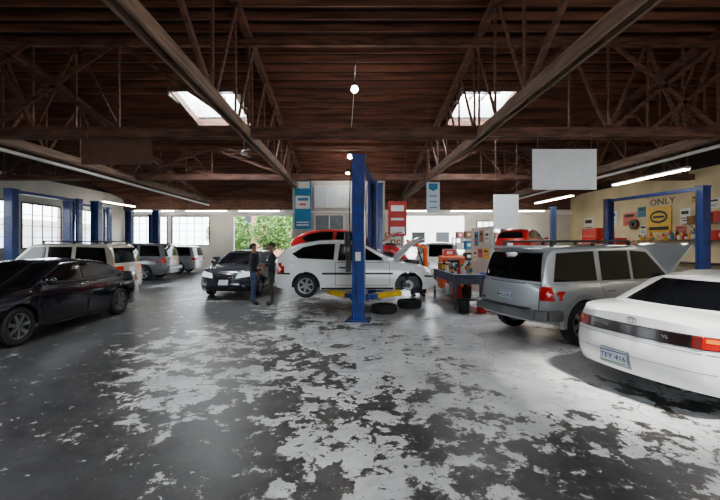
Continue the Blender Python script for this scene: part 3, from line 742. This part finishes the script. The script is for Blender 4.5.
# ------------------------------------------------------------------ people
def person(loc,rz,label,J,shirt,pants,tall=1.72,hairm=None):
    t=thing('person',loc,rz,label,'person')
    V=[];E=[];Rr=[]
    def ch(start,pts):
        p=start
        for co,r in pts:
            V.append(co);Rr.append(r if isinstance(r,tuple) else (r,r)); 
            if p is not None: E.append((p,len(V)-1))
            p=len(V)-1
        return p
    pel=ch(None,[((0,0,.95),(.145,.11))])
    chest=ch(pel,[((0,.0,1.10),(.135,.10)),((0,0,1.26),(.155,.11)),((0,.01,1.40),(.15,.10))])
    ch(chest,[((0,.01,1.49),.062),((0,-.005,1.55),.055),((0,-.015,1.60),.075),((0,-.015,1.66),(.078,.092)),((0,-.01,1.72),(.07,.082))])
    for s in (1,-1):
        ch(pel,[((s*.09,0,.86),.095),((s*.11,-.01,.68),.08),((s*.12,-.015,.50),.06),((s*.125,.01,.32),.06),((s*.125,.02,.10),.045),((s*.135,-.04,.05),(.045,.04)),((s*.145,-.14,.035),(.042,.03))])
        e,w,hd=J[s]
        sh=(s*.185,.01,1.41)
        mid=[(sh[i]+e[i])/2 for i in range(3)]; mf=[(e[i]+w[i])/2 for i in range(3)]
        hh=ch(chest,[(sh,.065),(mid,.055),(e,.046),(mf,.042),(w,.03),(hd,(.038,.022))])
        d=(Vector(hd)-Vector(w)).normalized(); side=d.cross(Vector((0,0,1)))
        if side.length<.1: side=Vector((1,0,0))
        side.normalize(); nn=side.cross(d)
        for k,(o,l) in enumerate(((-.027,.07),(-.009,.082),(.009,.078),(.027,.06))):
            b0=Vector(hd)+side*o+d*.025
            ch(hh,[(tuple(b0),.010),(tuple(b0+d*l*.55+nn*.004),.0095),(tuple(b0+d*l*.9-nn*.02),.008)])
        b0=Vector(hd)+side*.035-d*.02
        ch(hh,[(tuple(b0),.012),(tuple(b0+side*.018+d*.03),.010)])
    me=bpy.data.meshes.new('p'); me.from_pydata(V,E,[])
    o=bpy.data.objects.new('p',me); COL.objects.link(o)
    o.modifiers.new('s','SKIN'); 
    for i,sv in enumerate(me.skin_vertices[0].data): sv.radius=Rr[i]; sv.use_root=(i==0)
    sb=o.modifiers.new('ss','SUBSURF'); sb.levels=2; sb.render_levels=2
    bpy.context.view_layer.update()
    m2=bpy.data.meshes.new_from_object(o.evaluated_get(bpy.context.evaluated_depsgraph_get()))
    bpy.data.objects.remove(o)
    m2.materials.clear()
    for m in (shirt,pants,M['skin'],M['black']): m2.materials.append(m)
    hands=[Vector(J[s][2]) for s in (1,-1)]; wr_=[Vector(J[s][1]) for s in (1,-1)]
    for p in m2.polygons:
        c=p.center; p.use_smooth=True
        i=0
        if c.z>1.50: i=2
        elif c.z<.085: i=3
        elif any((c-h).length<.115 and (c-h).length<(c-(w+(w-h)*.8)).length for h,w in zip(hands,wr_)): i=2
        elif c.z<.96 and abs(c.x)<.235: i=1
        p.material_index=i
    k=tall/1.78
    for v in m2.vertices: v.co*=k
    place(m2,'body',t)
    b=MB()
    b.sph((0,.012,1.70),.1,hairm or M['hair'],(.92,1.05,.95),16,10)
    bmesh.ops.delete(b.bm,geom=[v for v in b.bm.verts if v.co.z<1.69 and v.co.y<.02 or v.co.z<1.62],context='VERTS')
    bmesh.ops.scale(b.bm,vec=(k,k,k),verts=b.bm.verts[:]); b.obj('hair',t,norm=False,smooth=60)
    for s in (1,-1):
        b=MB(); b.sph((s*.032*k,-.098*k,1.665*k),.012*k,M['skinwhite']); b.sph((s*.032*k,-.107*k,1.665*k),.006*k,M['ink']); b.obj('eye',t)
        b=MB(); b.sph((s*.083*k,-.005*k,1.655*k),.028*k,M['skin'],(.35,.7,1.1)); b.obj('ear',t)
    b=MB(); b.cyl((0,-.095*k,1.67*k),(0,-.122*k,1.635*k),.008,.015,M['skin'],8); b.sph((0,-.116*k,1.637*k),.014,M['skin']); b.obj('nose',t)
    b=MB(); b.sph((0,-.093*k,1.605*k),.022,mat('lips',C(130,70,60),.5),(1,.35,.28)); b.obj('mouth',t)
    b=MB(); b.lathe([(.14*k,.955*k-.02),(.148*k,.955*k-.02),(.148*k,.955*k+.02),(.14*k,.955*k+.02)],M['black'],seg=20,close=True)
    for v in b.bm.verts: v.co.y*=.8
    b.obj('belt',t)
    return t
jk=mat('dark_jacket',C(26,28,32),.8,var=.3); jn=mat('blue_jeans',C(58,72,100),.85,var=.25); sh2=mat('charcoal_shirt',C(30,34,46),.8,var=.3); pt=mat('dark_work_trousers',C(64,62,62),.85,var=.2)
JA={1:((.27,.06,1.15),(.20,-.13,1.05),(.15,-.20,1.05)),-1:((-.26,.07,1.14),(-.20,-.08,.98),(-.17,-.14,.95))}
JB={1:((.25,-.02,1.14),(.06,-.20,1.17),(-.01,-.22,1.18)),-1:((-.25,-.02,1.13),(-.05,-.24,1.12),(.03,-.25,1.13))}
person((-2.74,10.5,0),A(115),'person in dark jacket and blue jeans with hands before waist',JA,jk,jn,1.74)
person((-2.22,10.45,0),A(-75),'person in dark shirt and work trousers with crossed arms',JB,sh2,pt,1.76)

# ------------------------------------------------------------------ props
def tire(x,y,z,r,label,wd=.2):
    t=thing('tire',(x,y,z),0,label,'tire','loose tires on the floor'); b=MB(); h=wd/2
    b.lathe([(r*.6,-h*.8+h),(r*.62,0),(r*.9,0),(r,h*.4),(r,h*1.6),(r*.9,2*h),(r*.62,2*h),(r*.6,h*1.8)],M['rubber'],seg=32,close=True); b.obj('tread',t)
    b=MB(); b.lathe([(r*.6,.01),(r*.61,2*h-.01),(r*.55,2*h-.03),(r*.5,h*1.2),(.03,h*1.4),(.03,h),(r*.5,h*.8)],M['dsteel'],seg=32,close=True)
    for k in range(5):
        a=k*1.2566; b.cyl((.06*math.cos(a),.06*math.sin(a),h*1.35),(.06*math.cos(a),.06*math.sin(a),h*1.5),.01,.01,M['steel'],6)
    b.obj('rim',t)
tire(.86,9.35,0,.33,'black car tire lying flat beside the lift')
tire(1.62,10.1,0,.33,'black car tire lying flat under the car nose')
def drum(x,y,label,m,r=.28,h=.85):
    b=MB(); b.lathe([(.02,0),(r,0),(r,.02),(r*.98,.03),(r*.98,h*.33),(r*1.02,h*.35),(r*.98,h*.37),(r*.98,h*.64),(r*1.02,h*.66),(r*.98,h*.68),(r*.98,h-.02),(r,h),(.02,h-.01)],m,seg=24)
    b.cyl((r*.5,0,h-.01),(r*.5,0,h+.03),.03,.03,M['black'],10); return b.obj('drum',label=label,cat='drum',loc=(x,y,0))
def bottle(x,y,z,m,h=.28,r=.045,label='plastic fluid bottle standing on a workshop shelf',group='bottles on the shelves'):
    b=MB(); b.lathe([(.001,0),(r,0),(r,h*.65),(r*.7,h*.78),(r*.35,h*.85),(r*.35,h*.92),(.001,h*.92)],m,seg=14)
    o=b.obj('bottle',label=label,cat='bottle',loc=(x,y,z)); o['group']=group
    b=MB(); b.cyl((0,0,h*.9),(0,0,h),r*.42,r*.42,M['black'],10); b.obj('cap',o)
    b=MB(); b.cyl((0,0,h*.15),(0,0,h*.55),r*1.03,r*1.03,random.choice([M['yellow'],M['white'],M['red'],M['teal']]),14,caps=False); b.obj('paper_label',o)
def chest(x,y,rz,w,d,h,m,label,rows=5,legs=True,z=0):
    t=thing('tool_chest',(x,y,z),rz,label,'tool chest')
    z0=.12 if legs else 0
    b=MB(); b.box((0,0,z0+h/2),(w,d,h),m); b.obj('cabinet_body',t,bevel=.012)
    for k in range(rows):
        zz=z0+h*(k+.5)/rows
        b=MB(); b.box((0,-d/2-.008,zz),(w-.05,.02,h/rows-.02),m); dr=b.obj('drawer',t,bevel=.004)
        b=MB(); b.box((0,-d/2-.03,zz+h/rows*.25),(w-.12,.02,.02),M['chrome']); b.obj('handle',dr)
    if legs:
        for sx in (-1,1):
            for sy in (-1,1):
                b=MB(); b.cyl((sx*(w/2-.07)-.02,sy*(d/2-.07),.055),(sx*(w/2-.07)+.02,sy*(d/2-.07),.055),.055,.055,M['rubber'],14); b.box((sx*(w/2-.07),sy*(d/2-.07),.1),(.06,.05,.05),M['steel']); b.obj('caster',t)
    return t
def carton(x,y,z,s,m,label,rz=0,nm='carton'):
    b=MB(); b.box((0,0,s[2]/2),s,m); b.box((0,0,s[2]+.001),(s[0],.05,.003),M['white']); b.box((0,-s[1]/2-.001,s[2]*.5),(s[0]*.5,.003,s[2]*.4),M['white'])
    return b.obj(nm,label=label,cat='box',loc=(x,y,z),rz=rz,bevel=.004)
benchm=mat('bench_grey_blue',C(84,96,112),.5,.2)
def bench(x,y,rz,w,d,h,label,topm=None,back=False):
    t=thing('workbench',(x,y,0),rz,label,'workbench')
    b=MB(); b.box((0,0,h-.03),(w,d,.06),topm or M['dsteel']); b.obj('tabletop',t,bevel=.005)
    b=MB(); b.box((0,0,.25),(w-.08,d-.08,.03),M['steel']); b.obj('lower_shelf',t)
    if back:
        b=MB(); b.box((0,0,h*.82),(w-.1,d*.8,h*.2),benchm); b.obj('drawer_unit',t,bevel=.006)
    for sx in (-1,1):
        for sy in (-1,1):
            b=MB(); b.box((sx*(w/2-.05),sy*(d/2-.05),(h-.06)/2),(.06,.06,h-.06),M['blue'] if not back else benchm); b.obj('leg',t)
    return t
bench(3.1,10.9,A(90),2.5,.75,.92,'grey blue steel workbench cluttered with tools and bottles',benchm,True)
cs=['red','white','yellow','teal','black','dsteel','white','dsteel','white','black','red','dsteel']
for i,(x,y) in enumerate(((2.9,9.85),(3.05,10.0),(3.25,9.95),(3.3,10.2),(2.85,10.3),(3.1,10.55),(3.33,10.75),(2.85,11.2),(2.82,10.75),(3.1,10.25),(3.35,11.3),(3.38,10.5))):
    bottle(x,y,.92,M[cs[i]],.2+.04*(i%4),.045+.01*(i%2),label='plastic fluid bottle standing on the cluttered workbench',group='bottles on the workbench')
carton(2.95,11.55,.92,(.35,.3,.22),M['card'],'small cardboard parts box on the workbench')
carton(3.3,11.8,.92,(.28,.3,.3),M['black'],'black parts case on the workbench')
b=MB(); b.box((0,0,.05),(.2,.16,.1),M['blue']); b.box((-.12,0,.16),(.05,.16,.12),M['steel']); b.box((.04,0,.16),(.05,.16,.12),M['blue']); b.cyl((-.22,0,.13),(.08,0,.13),.015,.015,M['steel'],8); b.cyl((-.2,-.07,.13),(-.2,.07,.13),.008,.008,M['steel'],6)
b.obj('bench_vise',label='blue bench vise clamped at the bench edge',cat='vise',loc=(3.12,10.97,.92),bevel=.005)
def jug(x,y,m,label,z=0,s=1):
    b=MB(); b.box((0,0,.15*s),(.2*s,.14*s,.3*s),m); b.cyl((-.05*s,0,.3*s),(-.05*s,0,.36*s),.03*s,.03*s,M['black'],10)
    b.beam((-.0,0,.36*s),(.08*s,0,.36*s),.025*s,.02*s,m); b.beam((.08*s,0,.29*s),(.08*s,0,.37*s),.025*s,.02*s,m); b.beam((0,0,.29*s),(0,0,.37*s),.025*s,.02*s,m)
    b.obj('fluid_jug',label=label,cat='jug',loc=(x,y,z),bevel=.012,rz=random.random())
jug(2.88,9.95,M['red'],'red fuel jug on the lower bench shelf',.268); jug(3.15,10.0,M['dsteel'],'dark fluid jug on the lower bench shelf',.268); jug(3.0,10.35,M['teal'],'blue fluid jug on the lower bench shelf',.268)
jug(3.3,10.4,M['red'],'red fluid jug on the lower bench shelf',.268); jug(2.9,10.8,M['white'],'white fluid jug on the lower bench shelf',.268)
drum(3.66,9.5,'small red waste drum beside the bench',M['red'],.17,.5)
drum(3.3,9.3,'small red grease drum on the floor by the bench',M['red'],.12,.36)
def bucket(x,y,m,label,r=.15,h=.32):
    t=thing('bucket',(x,y,0),random.random(),label,'bucket'); b=MB(); b.lathe([(.001,0),(r*.82,0),(r,h),(r*1.05,h),(r*1.05,h-.02),(r*.96,h-.02),(r*.8,.02),(.001,.02)],m,seg=20); b.obj('pail',t)
    b=MB(); pr=None
    for k in range(9):
        a=math.pi*k/8; q=Vector((r*math.cos(a),-.02,h-.03+r*.9*math.sin(a)))
        if pr: b.cyl(pr,q,.004,.004,M['steel'],5)
        pr=q
    b.obj('bail_handle',t)
bucket(2.85,9.3,M['dsteel'],'dark metal bucket on the floor by the bench'); bucket(3.95,10.1,M['black'],'black plastic bucket beside the steel drums')
chest(2.25,12.3,A(-90),.6,.45,.8,M['dsteel'],'low dark rolling tool chest behind the bench',4)
t=thing('engine_hoist',(3.05,15.0,0),A(200),'orange folding engine hoist standing behind the tool chest','engine hoist')
b=MB(); b.box((0,0,.8),(.12,.12,1.5),M['orange']); b.box((.0,0,.1),(.16,.8,.1),M['orange']); b.obj('mast',t)
for s in (-1,1):
    b=MB(); b.beam((0,s*.35,.1),(.9,s*.42,.08),.08,.08,M['orange']); b.cyl((.86,s*.42-.02,.05),(.86,s*.42+.02,.05),.05,.05,M['dsteel'],12); b.obj('base_leg',t)
b=MB(); b.beam((-.05,0,1.52),(.85,0,1.85),.09,.1,M['orange']); b.obj('boom',t)
b=MB(); b.cyl((.03,0,.7),(.4,0,1.66),.035,.03,M['dsteel'],10); b.obj('hydraulic_ram',t)
b=MB(); b.cyl((.83,0,1.82),(.83,0,1.45),.01,.01,M['steel'],6); b.lathe([(.03,-.01),(.05,-.01),(.05,.01),(.03,.01)],M['steel'],c=(.83,0,1.42),axis='y',seg=12,close=True); b.obj('chain_hook',t)
chest(3.75,13.7,0,.85,.5,1.15,M['orange'],'orange rolling tool chest with drawers',5)
carton(3.65,13.7,1.27,(.4,.3,.25),M['red'],'red toolbox resting on the orange chest',nm='toolbox')
b=MB(); b.box((4.6,12.9,1.15),(.1,1.9,2.3),M['wallw']); b.obj('wall_partition',kind='structure',smooth=0)
for i,(y,z,w,h,mm) in enumerate(((12.25,1.95,.35,.4,'white'),(12.8,1.98,.32,.4,'card'),(13.3,1.9,.35,.5,'teal'),(12.35,1.4,.45,.35,'yellow'),(12.9,1.4,.4,.3,'red'),(13.4,1.3,.35,.4,'white'))):
    b=MB(); b.box((0,0,0),(.015,w,h),M[mm]); b.box((-.009,0,h*.2),(.003,w*.7,h*.2),M['ink']); b.box((-.009,0,-h*.15),(.003,w*.7,h*.08),M['red']); b.obj('wall_poster',label='small printed notice pinned to the white partition',cat='poster',loc=(4.54,y,z))
for i,(x,y) in enumerate(((4.2,11.2),(4.35,11.75))):
    drum(x,y,'dark blue steel drum standing behind the bench',M['blue'],.22,.8)
def shelving(x,y,rz,w,d,h,n,label):
    t=thing('shelving_unit',(x,y,0),rz,label,'shelf')
    for sx in (-1,1):
        for sy in (-1,1):
            b=MB(); b.box((sx*w/2,sy*d/2,h/2),(.04,.04,h),M['steel']); b.obj('upright',t)
    for k in range(n):
        b=MB(); b.box((0,0,.1+(h-.15)*k/(n-1)),(w,d,.03),M['steel']); b.obj('shelf_board',t)
    c,s=math.cos(rz),math.sin(rz)
    for k in range(n):
        z=.116+(h-.15)*k/(n-1)
        q=-w/2+.2
        while q<w/2-.15:
            sz=(random.uniform(.2,.32),d*.7,random.uniform(.18,.34))
            carton(x+c*q,y+s*q,z,sz,random.choice([M['card'],M['white'],M['red'],M['teal'],M['card'],M['black']]),'parts box stored on steel shelving',rz,'storage_box'); q+=.36
shelving(10.2,23.8,0,2.4,.5,2.2,5,'grey steel shelving loaded with parts boxes')
shelving(2.6,23.9,0,1.5,.5,2.2,5,'grey steel shelving beside the office block')
shelving(5.2,15.6,0,1.6,.5,2.0,5,'grey steel shelving loaded with boxes by the boards')
def wshelf(y0,y1,z,label):
    b=MB(); b.box((XR-.2,(y0+y1)/2,z),(.4,y1-y0,.04),M['wooda'])
    for y in (y0+.2,(y0+y1)/2,y1-.2): b.beam((XR-.01,y,z-.25),(XR-.3,y,z-.03),.03,.03,M['steel'])
    b.obj('wall_shelf',label=label,cat='shelf')
wshelf(12.6,18.6,1.85,'long wooden shelf fixed to the cream wall')
wshelf(12.6,15.8,2.55,'short upper wooden shelf fixed to the cream wall')
for i in range(33):
    y=12.8+i*.175
    if 8<i<12: continue
    bottle(XR-.2-.06*(i%2),y,1.87,random.choice([M['black'],M['white'],M['red'],M['teal'],M['yellow'],M['dsteel'],M['orange']]),random.uniform(.22,.46),.065)
for i in range(8): carton(XR-.2,12.85+i*.38,2.57,(.3,.3,random.uniform(.2,.45)),random.choice([M['card'],M['red'],M['white'],M['teal'],M['orange']]),'parts box stored on the upper wall shelf',nm='storage_box')
carton(XR-.25,14.55,1.87,(.4,.5,.38),M['red'],'red metal toolbox on the wall shelf',nm='toolbox')
bench(XR-.45,15.2,A(90),6,.8,.95,'long workbench against the cream wall')
carton(XR-.4,13.2,.95,(.4,.5,.6),M['card'],'cardboard box standing on the wall bench')
for y,mm in ((18.9,'black'),(12.1,'red')):
    b=MB(); b.lathe([(.10,-.16),(.26,-.16),(.26,-.14),(.12,-.14),(.12,-.03),(.26,-.03),(.26,-.01),(.10,-.01)],M[mm],axis='x',seg=24,close=True); b.lathe([(.12,-.13),(.22,-.13),(.22,-.04),(.12,-.04)],M['orange'],axis='x',seg=24,close=True)
    b.obj('hose_reel',label='air hose reel fixed to the cream wall',cat='hose reel',loc=(XR,y,2.7))
chest(XR-.5,19.8,A(-90),1.2,.55,1.9,M['red'],'tall red tool cabinet against the cream wall',7)
chest(XR-.5,21.4,A(-90),1.3,.55,2.6,M['red'],'very tall red parts cabinet against the cream wall',7,False)
def signb(name,c,size,m,label,rz=0,cat='sign'):
    t=thing(name,c,rz,label,cat); b=MB(); b.box((0,0,0),size,m); b.obj('panel',t,bevel=.004); return t
t=signb('wall_sign',(XR-.03,17.45,2.86),(.04,1.35,1.2),M['yellow'],'yellow square sign with a dark emblem on the cream wall')
b=MB(); n=24
ro=[b.bm.verts.new((-.026,.5*math.cos(2*math.pi*k/n),.12+.30*math.sin(2*math.pi*k/n))) for k in range(n)]
ri=[b.bm.verts.new((-.026,.40*math.cos(2*math.pi*k/n),.12+.20*math.sin(2*math.pi*k/n))) for k in range(n)]
b._f([b.bm.faces.new((ro[k],ro[(k+1)%n],ri[(k+1)%n],ri[k])) for k in range(n)],M['ink']); b.obj('emblem_ring',t)
b=MB(); b.box((-.026,0,.12),(.008,.66,.10),M['ink']); b.obj('emblem_bar',t)
b=MB(); b.box((-.026,0,-.42),(.008,1.1,.16),M['ink']); b.obj('caption_bar',t)
t=signb('wall_sign',(XR-.008,17.3,3.68),(.006,1.9,.40),M['wallr'],'painted black lettering on the cream wall')
text('ONLY',.42,(-.008,.0,0),(R90,0,-R90),M['ink'],t,sx=1.25)
for i,(y,z,w,h,mm) in enumerate(((14.9,3.35,.7,.4,'white'),(13.6,3.5,.5,.4,'pale'),(16.1,2.9,.5,.7,'board'),(19.3,3.0,.9,.7,'red'),(20.6,3.1,.8,.8,'pale'),(12.6,3.4,.5,.5,'white'),(15.6,3.6,.4,.3,'yellow'),(22.6,2.8,.9,1.0,'white'),(16.3,2.35,.5,.3,'red'),(18.4,2.4,.4,.5,'white'),(18.5,3.3,.5,.5,'teal'))):
    b=MB(); b.box((0,0,0),(.02,w,h),M[mm]); b.box((-.012,0,h*.25),(.004,w*.7,h*.2),M['ink']); b.box((-.012,0,-h*.1),(.004,w*.7,h*.06),M['green']); b.box((-.012,0,-h*.25),(.004,w*.5,h*.06),M['ink'])
    b.obj('wall_poster',label='printed notice fixed to the cream workshop wall',cat='poster',loc=(XR-.02,y,z))
wp=signb('wall_sign',(XL+.04,13.3,3.0),(.04,.9,1.5),M['teal'],'blue and white sign on the window wall')
b=MB(); b.box((.024,0,-.35),(.006,.8,.6),M['white']); b.box((.03,0,-.3),(.006,.5,.1),M['ink']); b.obj('symbol',wp)
for i,y in enumerate((12.2,16.4)):
    chest(XL+.35,y,A(90),.8,.5,1.1,M['red'] if i!=1 else M['black'],'rolling tool chest against the window wall',5)
drum(-13.3,24.0,'blue oil drum near the far windows',M['blue']); drum(-8.6,23.9,'dark oil drum near the far roller door',M['dsteel'])

def hang(name,c,w,h,m,label,ztop,rz=0,th=.03):
    t=thing(name,c,rz,label,'hanging sign'); b=MB(); b.box((0,0,0),(w,th,h),m); b.obj('panel',t,bevel=.003)
    for s in (-1,1):
        b=MB(); b.cyl((s*w*.42,0,h/2-.02),(s*w*.42,0,ztop-c[2]),.008,.008,M['steel'],6); b.obj('hanger_cable',t)
    return t
hang('hanging_board',(-5.8,9.2,4.02),1.75,.64,M['brown'],'plain brown board hung below the cross truss',4.5)
hang('hanging_board',(5.3,9.15,3.57),1.58,1.0,M['board'],'plain white board hung below the cross truss',4.5)
hang('hanging_board',(5.9,14.0,2.93),.95,1.3,M['board'],'small white board hung on long cables',roofz(14)-.25)
t=hang('hanging_banner',(2.92,13,3.35),.46,1.08,M['pale'],'pale banner with narrow blue printing hung from the roof',roofz(13)-.25)
b=MB(); b.poly([(-.16,-.02,.48),(.16,-.02,.48),(.16,-.02,.30),(.0,-.02,.22),(-.16,-.02,.30)],M['teal']); b.obj('printed_mark',t)
for z in (.05,-.15,-.35):
    b=MB(); b.box((0,-.02,z),(.26,.006,.05),mat('faded_blue_ink',C(110,150,190),.6)); b.obj('printed_mark',t)
t=hang('hanging_banner',(2.05,16,2.80),.80,1.5,M['bred'],'faded red banner with white printing hung beside the office',roofz(16)-.25)
for (z,hh_,w_) in ((.45,.26,.56),(-.02,.10,.56),(-.50,.30,.62)):
    b=MB(); b.box((0,-.02,z),(w_,.006,hh_),M['board']); b.obj('printed_mark',t)
t=signb('vertical_sign',(-2.28,17.9,3.6),(.8,.06,2.35),M['teal'],'tall blue vertical sign with white panels on the office wall')
for (z,w_,hh_,mm,dy) in ((.95,.66,.32,'white',-.034),(.12,.70,.62,'white',-.036),(.26,.5,.14,'teal',-.042),(.02,.3,.08,'bred',-.042),(-.85,.6,.06,'white',-.036),(-.98,.6,.06,'white',-.036)):
    b=MB(); b.box((0,dy,z),(w_,.01,hh_),M[mm]); b.obj('printed_mark',t)

t=thing('ceiling_fan',(-3.55,12.4,4.75),.3,'white ceiling fan with five blades hung from a long rod','ceiling fan')
b=MB(); b.cyl((0,0,.1),(0,0,roofz(12.4)-.2-4.75),.018,.018,M['steel'],8); b.obj('rod',t)
b=MB(); b.lathe([(.001,-.06),(.09,-.05),(.12,0),(.1,.09),(.03,.12)],M['white'],seg=20); b.obj('motor_housing',t)
for k in range(5):
    a=k*2*math.pi/5; b=MB(); b.beam((.1*math.cos(a),.1*math.sin(a),.02),(.62*math.cos(a),.62*math.sin(a),.02),.13,.012,M['wooda']); b.obj('blade',t,bevel=.003)
def pendant(x,y,z,label):
    t=thing('pendant_lamp',(x,y,z),0,label,'lamp','pendant lamps'); zt=roofz(y)-.2-z
    b=MB(); b.cyl((0,0,.2),(0,0,zt),.008,.008,M['black'],6); b.obj('cord',t)
    b=MB(); b.lathe([(.02,.22),(.04,.2),(.06,.12),(.07,.09),(.001,.09)],M['dsteel'],seg=24,close=False); b.obj('lamp_cap',t)
    b=MB(); b.sph((0,0,.02),.085,M['bulb']); b.obj('bulb',t)
for (x,y,z) in ((.12,9.6,5.72),(.0,14.2,5.05),(-.1,17.0,4.9),(.2,2,5.6),(6.4,3,5.6)): pendant(x,y,z,'round glowing pendant lamp on a thin black cord')  # last two hang out of frame, added for extra light
b=MB(); pr=None
for k in range(10):
    y=9.75+k*.45; q=Vector((.14-.014*k,y,roofz(y)-.9-.22*math.sin(math.pi*k/9)))
    if pr: b.cyl(pr,q,.010,.010,M['white'],6)
    pr=q
b.obj('power_cable',label='thin pale cable strung along the roof between lamps',cat='cable')
def fluo(x,y,z,rz,L,label,ztop):
    t=thing('fluorescent_light',(x,y,z),rz,label,'light','fluorescent lights')
    b=MB(); b.box((0,0,.05),(L,.2,.06),M['white']); b.box((0,0,.02),(L,.06,.03),M['white']); b.obj('housing',t,bevel=.006)
    for s in (-1,1):
        b=MB(); b.cyl((-L/2+.04,s*.065,0),(L/2-.04,s*.065,0),.02,.02,M['tube'],10); b.obj('tube',t)
        b=MB(); b.cyl((s*L*.4,0,.08),(s*L*.4,0,ztop-z),.006,.006,M['steel'],5); b.obj('hanger',t)
lab='long twin tube fluorescent fixture hung from the roof'
for (x,y) in ((10.65,13.3),(10.95,20.0),(10.6,6.5),(10.6,0)): fluo(x,y,4.08,A(90),3.3 if y<19 else 3.6,lab,roofz(y)-.2)  # last two are out of frame, added as fill lighting
for (x,y) in ((-13.4,21.5),(5,1)): fluo(x,y,4.0,A(90),3.0,lab,roofz(y)-.2)  # second fixture is out of frame, added to brighten the foreground
for x in (-12.3,-9.0,-5.7,4.3,7.6,10.9): fluo(x,23.2,3.75,0,2.6,lab,roofz(23.2)-.2)

# exterior
def tree(x,y,h):
    t=thing('street_tree',(x,y,-.2),0,'leafy green street tree outside the roller door','tree','street trees')
    b=MB(); b.cyl((0,0,0),(0.1,0,h*.5),.18,.12,M['bark'],10); b.cyl((.1,0,h*.45),(.8,.2,h*.75),.08,.04,M['bark'],8); b.cyl((.1,0,h*.45),(-.7,-.1,h*.75),.08,.04,M['bark'],8); b.obj('trunk',t)
    b=MB(); mi=b.mi(M['leaf'])
    for k in range(3800):
        a=random.uniform(0,6.283); ph=math.acos(random.uniform(-1,1)); r=random.uniform(.5,1)**.5*(1+.18*math.sin(3*a+2*ph+x))
        c=Vector((1.7*r*math.sin(ph)*math.cos(a),1.4*r*math.sin(ph)*math.sin(a),h*.62+h*.36*r*math.cos(ph)))
        u1=Vector((random.gauss(0,1),random.gauss(0,1),random.gauss(0,.6))).normalized()*random.uniform(.08,.15); v1=u1.cross(Vector((random.gauss(0,1),random.gauss(0,1),random.gauss(0,1)))).normalized()*.07
        f=b.bm.faces.new([b.bm.verts.new(c+q) for q in (-u1,v1,u1,-v1)]); f.material_index=mi
    b.obj('foliage',t,smooth=0,norm=False)
for (x,y,h) in ((-9.8,30.5,4.6),(-5.2,31.5,4.8),(-7.6,35.2,5.4),(-12,36,4.4)): tree(x,y,h)
b=MB(); b.box((-5,46,2.9),(18,4,6),M['brick'])
for k in range(6):
    for z in (1.6,4.2): b.box((-12.5+k*2.9,43.97,z),(1.5,.08,1.5),M['glass'])
b.obj('brick_building',label='brick building with windows across the street',cat='building',smooth=0)
b=MB(); b.box((18,48,2.4),(24,4,5.4),M['wallw'])
for k in range(7): b.box((8.5+k*3,45.97,2.2),(1.6,.08,1.8),M['glass'])
b.obj('pale_building',label='pale low building across the street',cat='building',smooth=0)
b=MB(); b.box((-24,15,1.6),(3,40,3.6),M['wallw'])
for k in range(9): b.box((-22.48,-2+k*4.2,1.9),(.06,1.8,1.2),M['pale'])
b.obj('neighbor_building',label='pale low building beyond the window wall',cat='building',smooth=0)

# ------------------------------------------------------------------ world/camera
w=bpy.data.worlds.new('w'); S.world=w; w.use_nodes=True
bg=w.node_tree.nodes['Background']; bg.inputs[0].default_value=(.83,.92,1,1); bg.inputs[1].default_value=13
sl=bpy.data.lights.new('sun','SUN'); sl.energy=13; sl.angle=math.radians(7); sl.color=(1,.96,.9)
so=bpy.data.objects.new('sun',sl); COL.objects.link(so); so.location=(6,-10,20)
so.rotation_euler=Vector((-1.25,4.75,-7.1)).to_track_quat('-Z','Y').to_euler()
cam=bpy.data.cameras.new('cam'); co=bpy.data.objects.new('camera',cam); COL.objects.link(co)
co.location=(0,0,1.75); co.rotation_euler=(R90,0,0); cam.lens=18.5; cam.sensor_width=36; cam.shift_x=10/720; cam.shift_y=-7/720; cam.clip_end=300
S.camera=co
